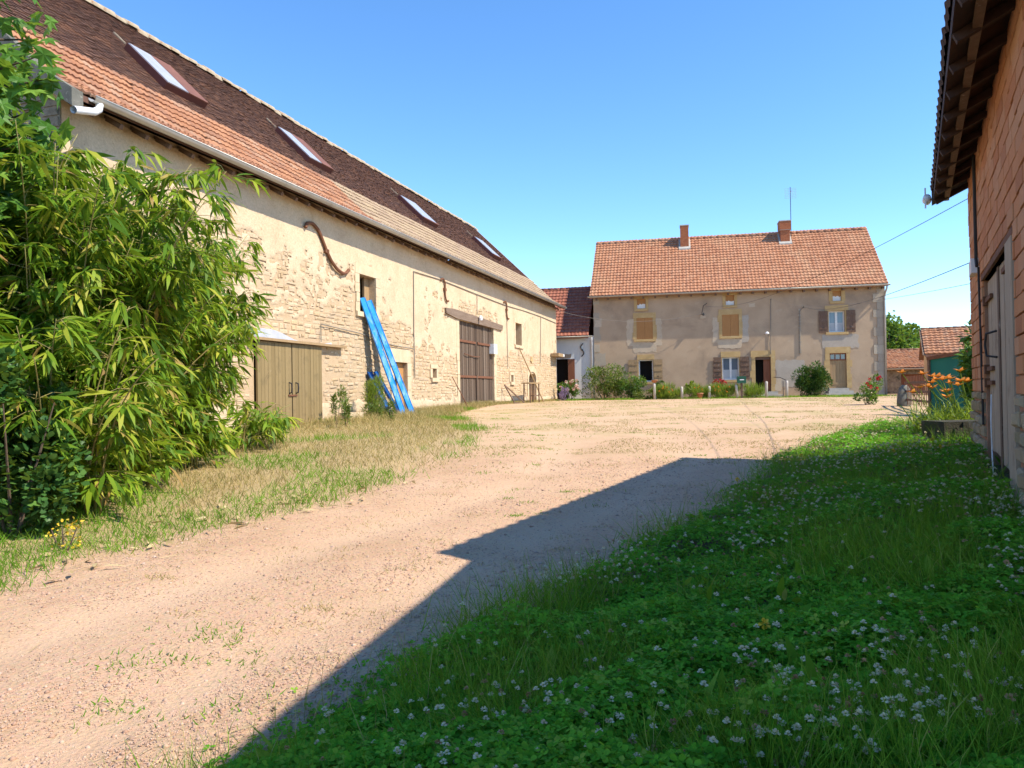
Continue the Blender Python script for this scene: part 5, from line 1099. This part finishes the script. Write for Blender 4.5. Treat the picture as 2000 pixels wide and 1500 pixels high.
# clover heads
x, y = frustum_pts(16000, 2.0, 15, 1.0, -.6, 1.0); k_ = lawn_mask(x, y, .1); x, y = x[k_], y[k_]; fl_ = fbm(x*.8 + 3, y*.8 + 8, 91, 4)
k_ = rng.random(len(x)) < np.clip(.08 + 1.5*sstep(.42, .66, fl_), 0, 1); x, y = x[k_][:4200], y[k_][:4200]; n = len(x)
q = np.random.default_rng(5); HV, HF = [], []
for j in range(20):
    d = unit(q.normal(size=3)); d[2] = abs(d[2])*.9 + .05*q.normal(); d = unit(d); sd_ = unit(np.cross(d, [.3, .2, 1])); b0 = len(HV)
    HV += [tuple(d*.35 - sd_*.28), tuple(d*.35 + sd_*.28), tuple(d*1.05 + sd_*.2 + [0, 0, -.1]), tuple(d*1.05 - sd_*.2 + [0, 0, -.1])]; HF.append((b0, b0 + 1, b0 + 2, b0 + 3))
top = at_ground(x, y, rng.uniform(.10, .22, n)); R0 = frames(np.stack([np.cos(yw := rng.uniform(0, 6.28, n)), np.sin(yw), rng.normal(0, .2, n)], -1))
o = stuffpart('clover_flowers', [inst(HV, HF, top, R0, rng.uniform(.008, .0125, n)*(1 + .045*y))], M['petal_white']); tag(o, 'small white and browning clover flower heads over the shaded lawn', 'clover flowers')
st_ = stuffpart('clover_stems', [leafset(BLADE, at_ground(x, y), top - at_ground(x, y), np.linalg.norm(top - at_ground(x, y), axis=1), .0028)], M['grass']); tag(st_, 'thin stems carrying the white clover heads', 'stems')
for i, (px, py) in enumerate([(3.1, 7.2), (4.6, 9.3), (5.0, 9.0), (2.5, 8.6), (5.4, 9.9), (1.0, 3.1), (3.9, 10.4)]):
    o = empty('dandelion', (px, py, g1(px, py))); tag(o, 'yellow dandelion flower in the clover lawn', 'dandelion', 'dandelions in the clover lawn'); flower(o, (0, 0, .19), .024, M['petal_yellow'], 16); MB().tube([(0, 0, 0), (.005, 0, .1), (0, 0, .19)], .002, 4).build('stem', M['grass'], o)
# seed stalks and dock leaves along the lawn edge
x = np.concatenate([rng.uniform(-.3, .8, 60) + 0, rng.uniform(-.2, 2.4, 60)]); y = np.concatenate([rng.uniform(2.4, 4.2, 60), rng.uniform(3.5, 8, 60)]); x = edge_x(LAWN, y) + np.abs(rng.normal(0, .35, 120)) - .1
blades('seed_stalks', 'thin dry seed stalks standing along the lawn edge', 'grass', x, y, rng.uniform(.18, .42, 120), .0035, M['drygrass'], .25)
n = 150; x = rng.uniform(0, 3.5, n); y = rng.uniform(2.4, 9, n); x = edge_x(LAWN, y) + .1 + x*(y/9 + .3)
o = stuffpart('broad_weeds', [leafset(LANCE, at_ground(x, y, .05), np.stack([rng.normal(0, .6, n), rng.normal(0, .6, n), np.full(n, .9)], -1), rng.uniform(.08, .19, n), rng.uniform(.025, .05, n))], M['grass']); tag(o, 'broad dock leaves scattered through the clover lawn', 'weeds')
# verge along the barn
def verge_pts(n, y0, y1, pw):
    y = y0 + (y1 - y0)*rng.random(n)**pw; e = edge_x(VERGE, y, .25); w = np.minimum(BW0.x + (y - BW0.y)*math.tan(BARN_A), 99); w = np.where(y < BW0.y, -7.5, w)
    x = e - (e - w)*rng.random(n)**1.1 + rng.normal(0, .14, n); x = np.maximum(x, w + .02); return x, y, (e - x), (x - w)
x, y, de, dw = verge_pts(90000, 4.2, 44, 1.6); n1 = fbm(x*.6, y*.6, 101, 4); green = (n1 + .10*(de < .7) + .08*(1 - sstep(9, 13, y)) - .12*sstep(12, 17, y)) > .54
k_ = (~green) & (rng.random(len(x)) < np.clip(.45 + 1.0*sstep(.3, 1.3, de), 0, 1)); n = k_.sum()
blades('dry_grass', 'blond dry grass along the foot of the barn', 'dry grass', x[k_], y[k_], rng.uniform(.04, .15, n)*(1 + 1.0*sstep(17, 21, y[k_])*(dw[k_] < 2.2)*(1 - sstep(30, 36, y[k_]))), rng.uniform(.003, .006, n)*(1 + .06*y[k_]), M['drygrass'], .55)
k_ = green; n = k_.sum()
blades('verge_grass', 'short green grass tufts on the verge below the bamboo', 'grass', x[k_], y[k_], rng.uniform(.05, .16, n), rng.uniform(.003, .006, n)*(1 + .06*y[k_]), M['grass'], .6)
# sparse tufts on the track and yard
tx, ty, tg = [], [], []
for i in range(900):
    yy = 3.2 + 34*rng.random()**1.5; xx = rng.uniform(-.45, .62)*(yy*.9 + 1); lo, hi = edge_x(VERGE, yy), (edge_x(LAWN, yy) if yy < 17 else .5*yy)
    if not (lo - .1 < xx < hi): continue
    if yy < 9 and rng.random() < .45: continue
    m_ = rng.integers(8, 46); r = rng.uniform(.02, .09)*(1 + .04*yy); tx.append(xx + rng.normal(0, r*1.6, m_)); ty.append(yy + rng.normal(0, r, m_))
x, y = np.concatenate(tx), np.concatenate(ty); n = len(x); dry = (fbm(x*.5, y*.5, 111, 3) + .12*(1 - sstep(6, 11, y))) > .52
blades('track_tufts', 'small green grass tufts dotted over the gravel track', 'grass', x[~dry], y[~dry], rng.uniform(.015, .045, (~dry).sum()), rng.uniform(.004, .007, (~dry).sum())*(1 + .05*y[~dry]), M['grass'], .9)
blades('dry_tufts', 'small dry grass tufts dotted over the gravel track', 'dry grass', x[dry], y[dry], rng.uniform(.012, .04, dry.sum()), rng.uniform(.003, .005, dry.sum())*(1 + .05*y[dry]), M['drygrass'], .9)
n = 60000; y = 11 + 33*rng.random(n)**1.2; x = edge_x(VERGE, y) + rng.random(n)*(np.where(y < 17, edge_x(LAWN, np.minimum(y, 17)), .62*y) - edge_x(VERGE, y)); k_ = (fbm(x*.45, y*.9, 121, 4) > .54) & (rng.random(n) < sstep(10, 16, y)); x, y = x[k_], y[k_]; n = len(x)
blades('yard_grass', 'thin short yellowing grass in patches over the sandy yard', 'grass', x, y, rng.uniform(.02, .05, n), rng.uniform(.008, .014, n), M['drygrass'], 1.2)
n = 15000; u = rng.uniform(-11.5, 6.5, n); v = -rng.uniform(.3, 5.2, n); p = np.array([gp(a, b) for a, b in zip(u, v)]); k_ = (fbm(p[:, 0]*.4, p[:, 1]*.4, 131, 3) > .44) & ((u > 2.6) | (v > -4.3)); p = p[k_]; n = len(p)
blades('house_grass', 'green grass strip at the foot of the farmhouse', 'grass', p[:, 0], p[:, 1], rng.uniform(.05, .15, n), rng.uniform(.015, .025, n), M['grass'], .6)
x = rng.uniform(7.5, 13.5, 9000); y = rng.uniform(14, 27, 9000); k_ = (x > .53*y + .3) & (fbm(x*.5, y*.5, 141, 3) > .42); x, y = x[k_], y[k_]; n = len(x)
blades('gate_grass', 'green grass around the gate and the boundary stone', 'grass', x, y, rng.uniform(.06, .2, n), rng.uniform(.008, .014, n), M['grass'], .6)
# gravel stones, straw and fallen bamboo leaves
n = 90000; y = 2.1 + 10*rng.random(n)**1.7; x = rng.uniform(-.8, .7, n)*(.75*y + .4); k_ = (x > edge_x(VERGE, y) - .2) & (x < edge_x(LAWN, y) + .15) & (rng.random(n) < .35 + .9*sstep(.4, .62, fbm(x*.7, y*.7, 151, 4))); x, y = x[k_], y[k_]; n = len(x)
OCT = ([(1, 0, 0), (-.9, .2, 0), (.1, 1, 0), (0, -.9, .1), (0, .1, .7), (.1, 0, -.6)], [(0, 2, 4), (2, 1, 4), (1, 3, 4), (3, 0, 4), (2, 0, 5), (1, 2, 5), (3, 1, 5), (0, 3, 5)])
M['gravel'] = surf('gravel_stones', [(.40, .26, .18), (.54, .37, .27)], 30, .9, 200, .2, .002, piece=[(.34, .20, .14), (.52, .34, .24), (.60, .45, .35), (.44, .31, .25), (.56, .36, .25), (.25, .18, .15)])
o = stuffpart('gravel', [inst(OCT[0], OCT[1], at_ground(x, y, .001), frames(np.stack([np.cos(a_ := rng.uniform(0, 6.28, n)), np.sin(a_), np.zeros(n)], -1)), rng.uniform(.0022, .0066, n)*(1 + .06*y)*np.where(rng.random(n) < .05, rng.uniform(1.6, 3, n), 1))], M['gravel']); tag(o, 'loose pinkish gravel stones on the track', 'gravel')
n = 1500; y = 2.3 + 12*rng.random(n)**1.4; side = rng.random(n) < .6; x = np.where(side, edge_x(VERGE, y) + np.abs(rng.normal(0, .5, n)), edge_x(LAWN, y) - np.abs(rng.normal(0, .3, n))); yw = rng.normal(.5, .5, n)
o = stuffpart('straw', [leafset(BLADE, at_ground(x, y, .008), np.stack([np.sin(yw), np.cos(yw), rng.normal(0, .03, n)], -1), rng.uniform(.04, .22, n), .0032)], M['straw']); tag(o, 'dry straw stems lying along the track edges', 'straw')
n = 110; y = 4.3 + 6*rng.random(n); x = edge_x(VERGE, y) - rng.uniform(-.35, .9, n); yw = rng.uniform(0, 6.28, n)
o = stuffpart('fallen_leaves', [leafset(LANCE, at_ground(x, y, .03), np.stack([np.sin(yw), np.cos(yw), rng.normal(0, .12, n)], -1), rng.uniform(.08, .2, n), rng.uniform(.02, .04, n))], M['straw']); tag(o, 'pale fallen bamboo leaves on the verge', 'leaves')
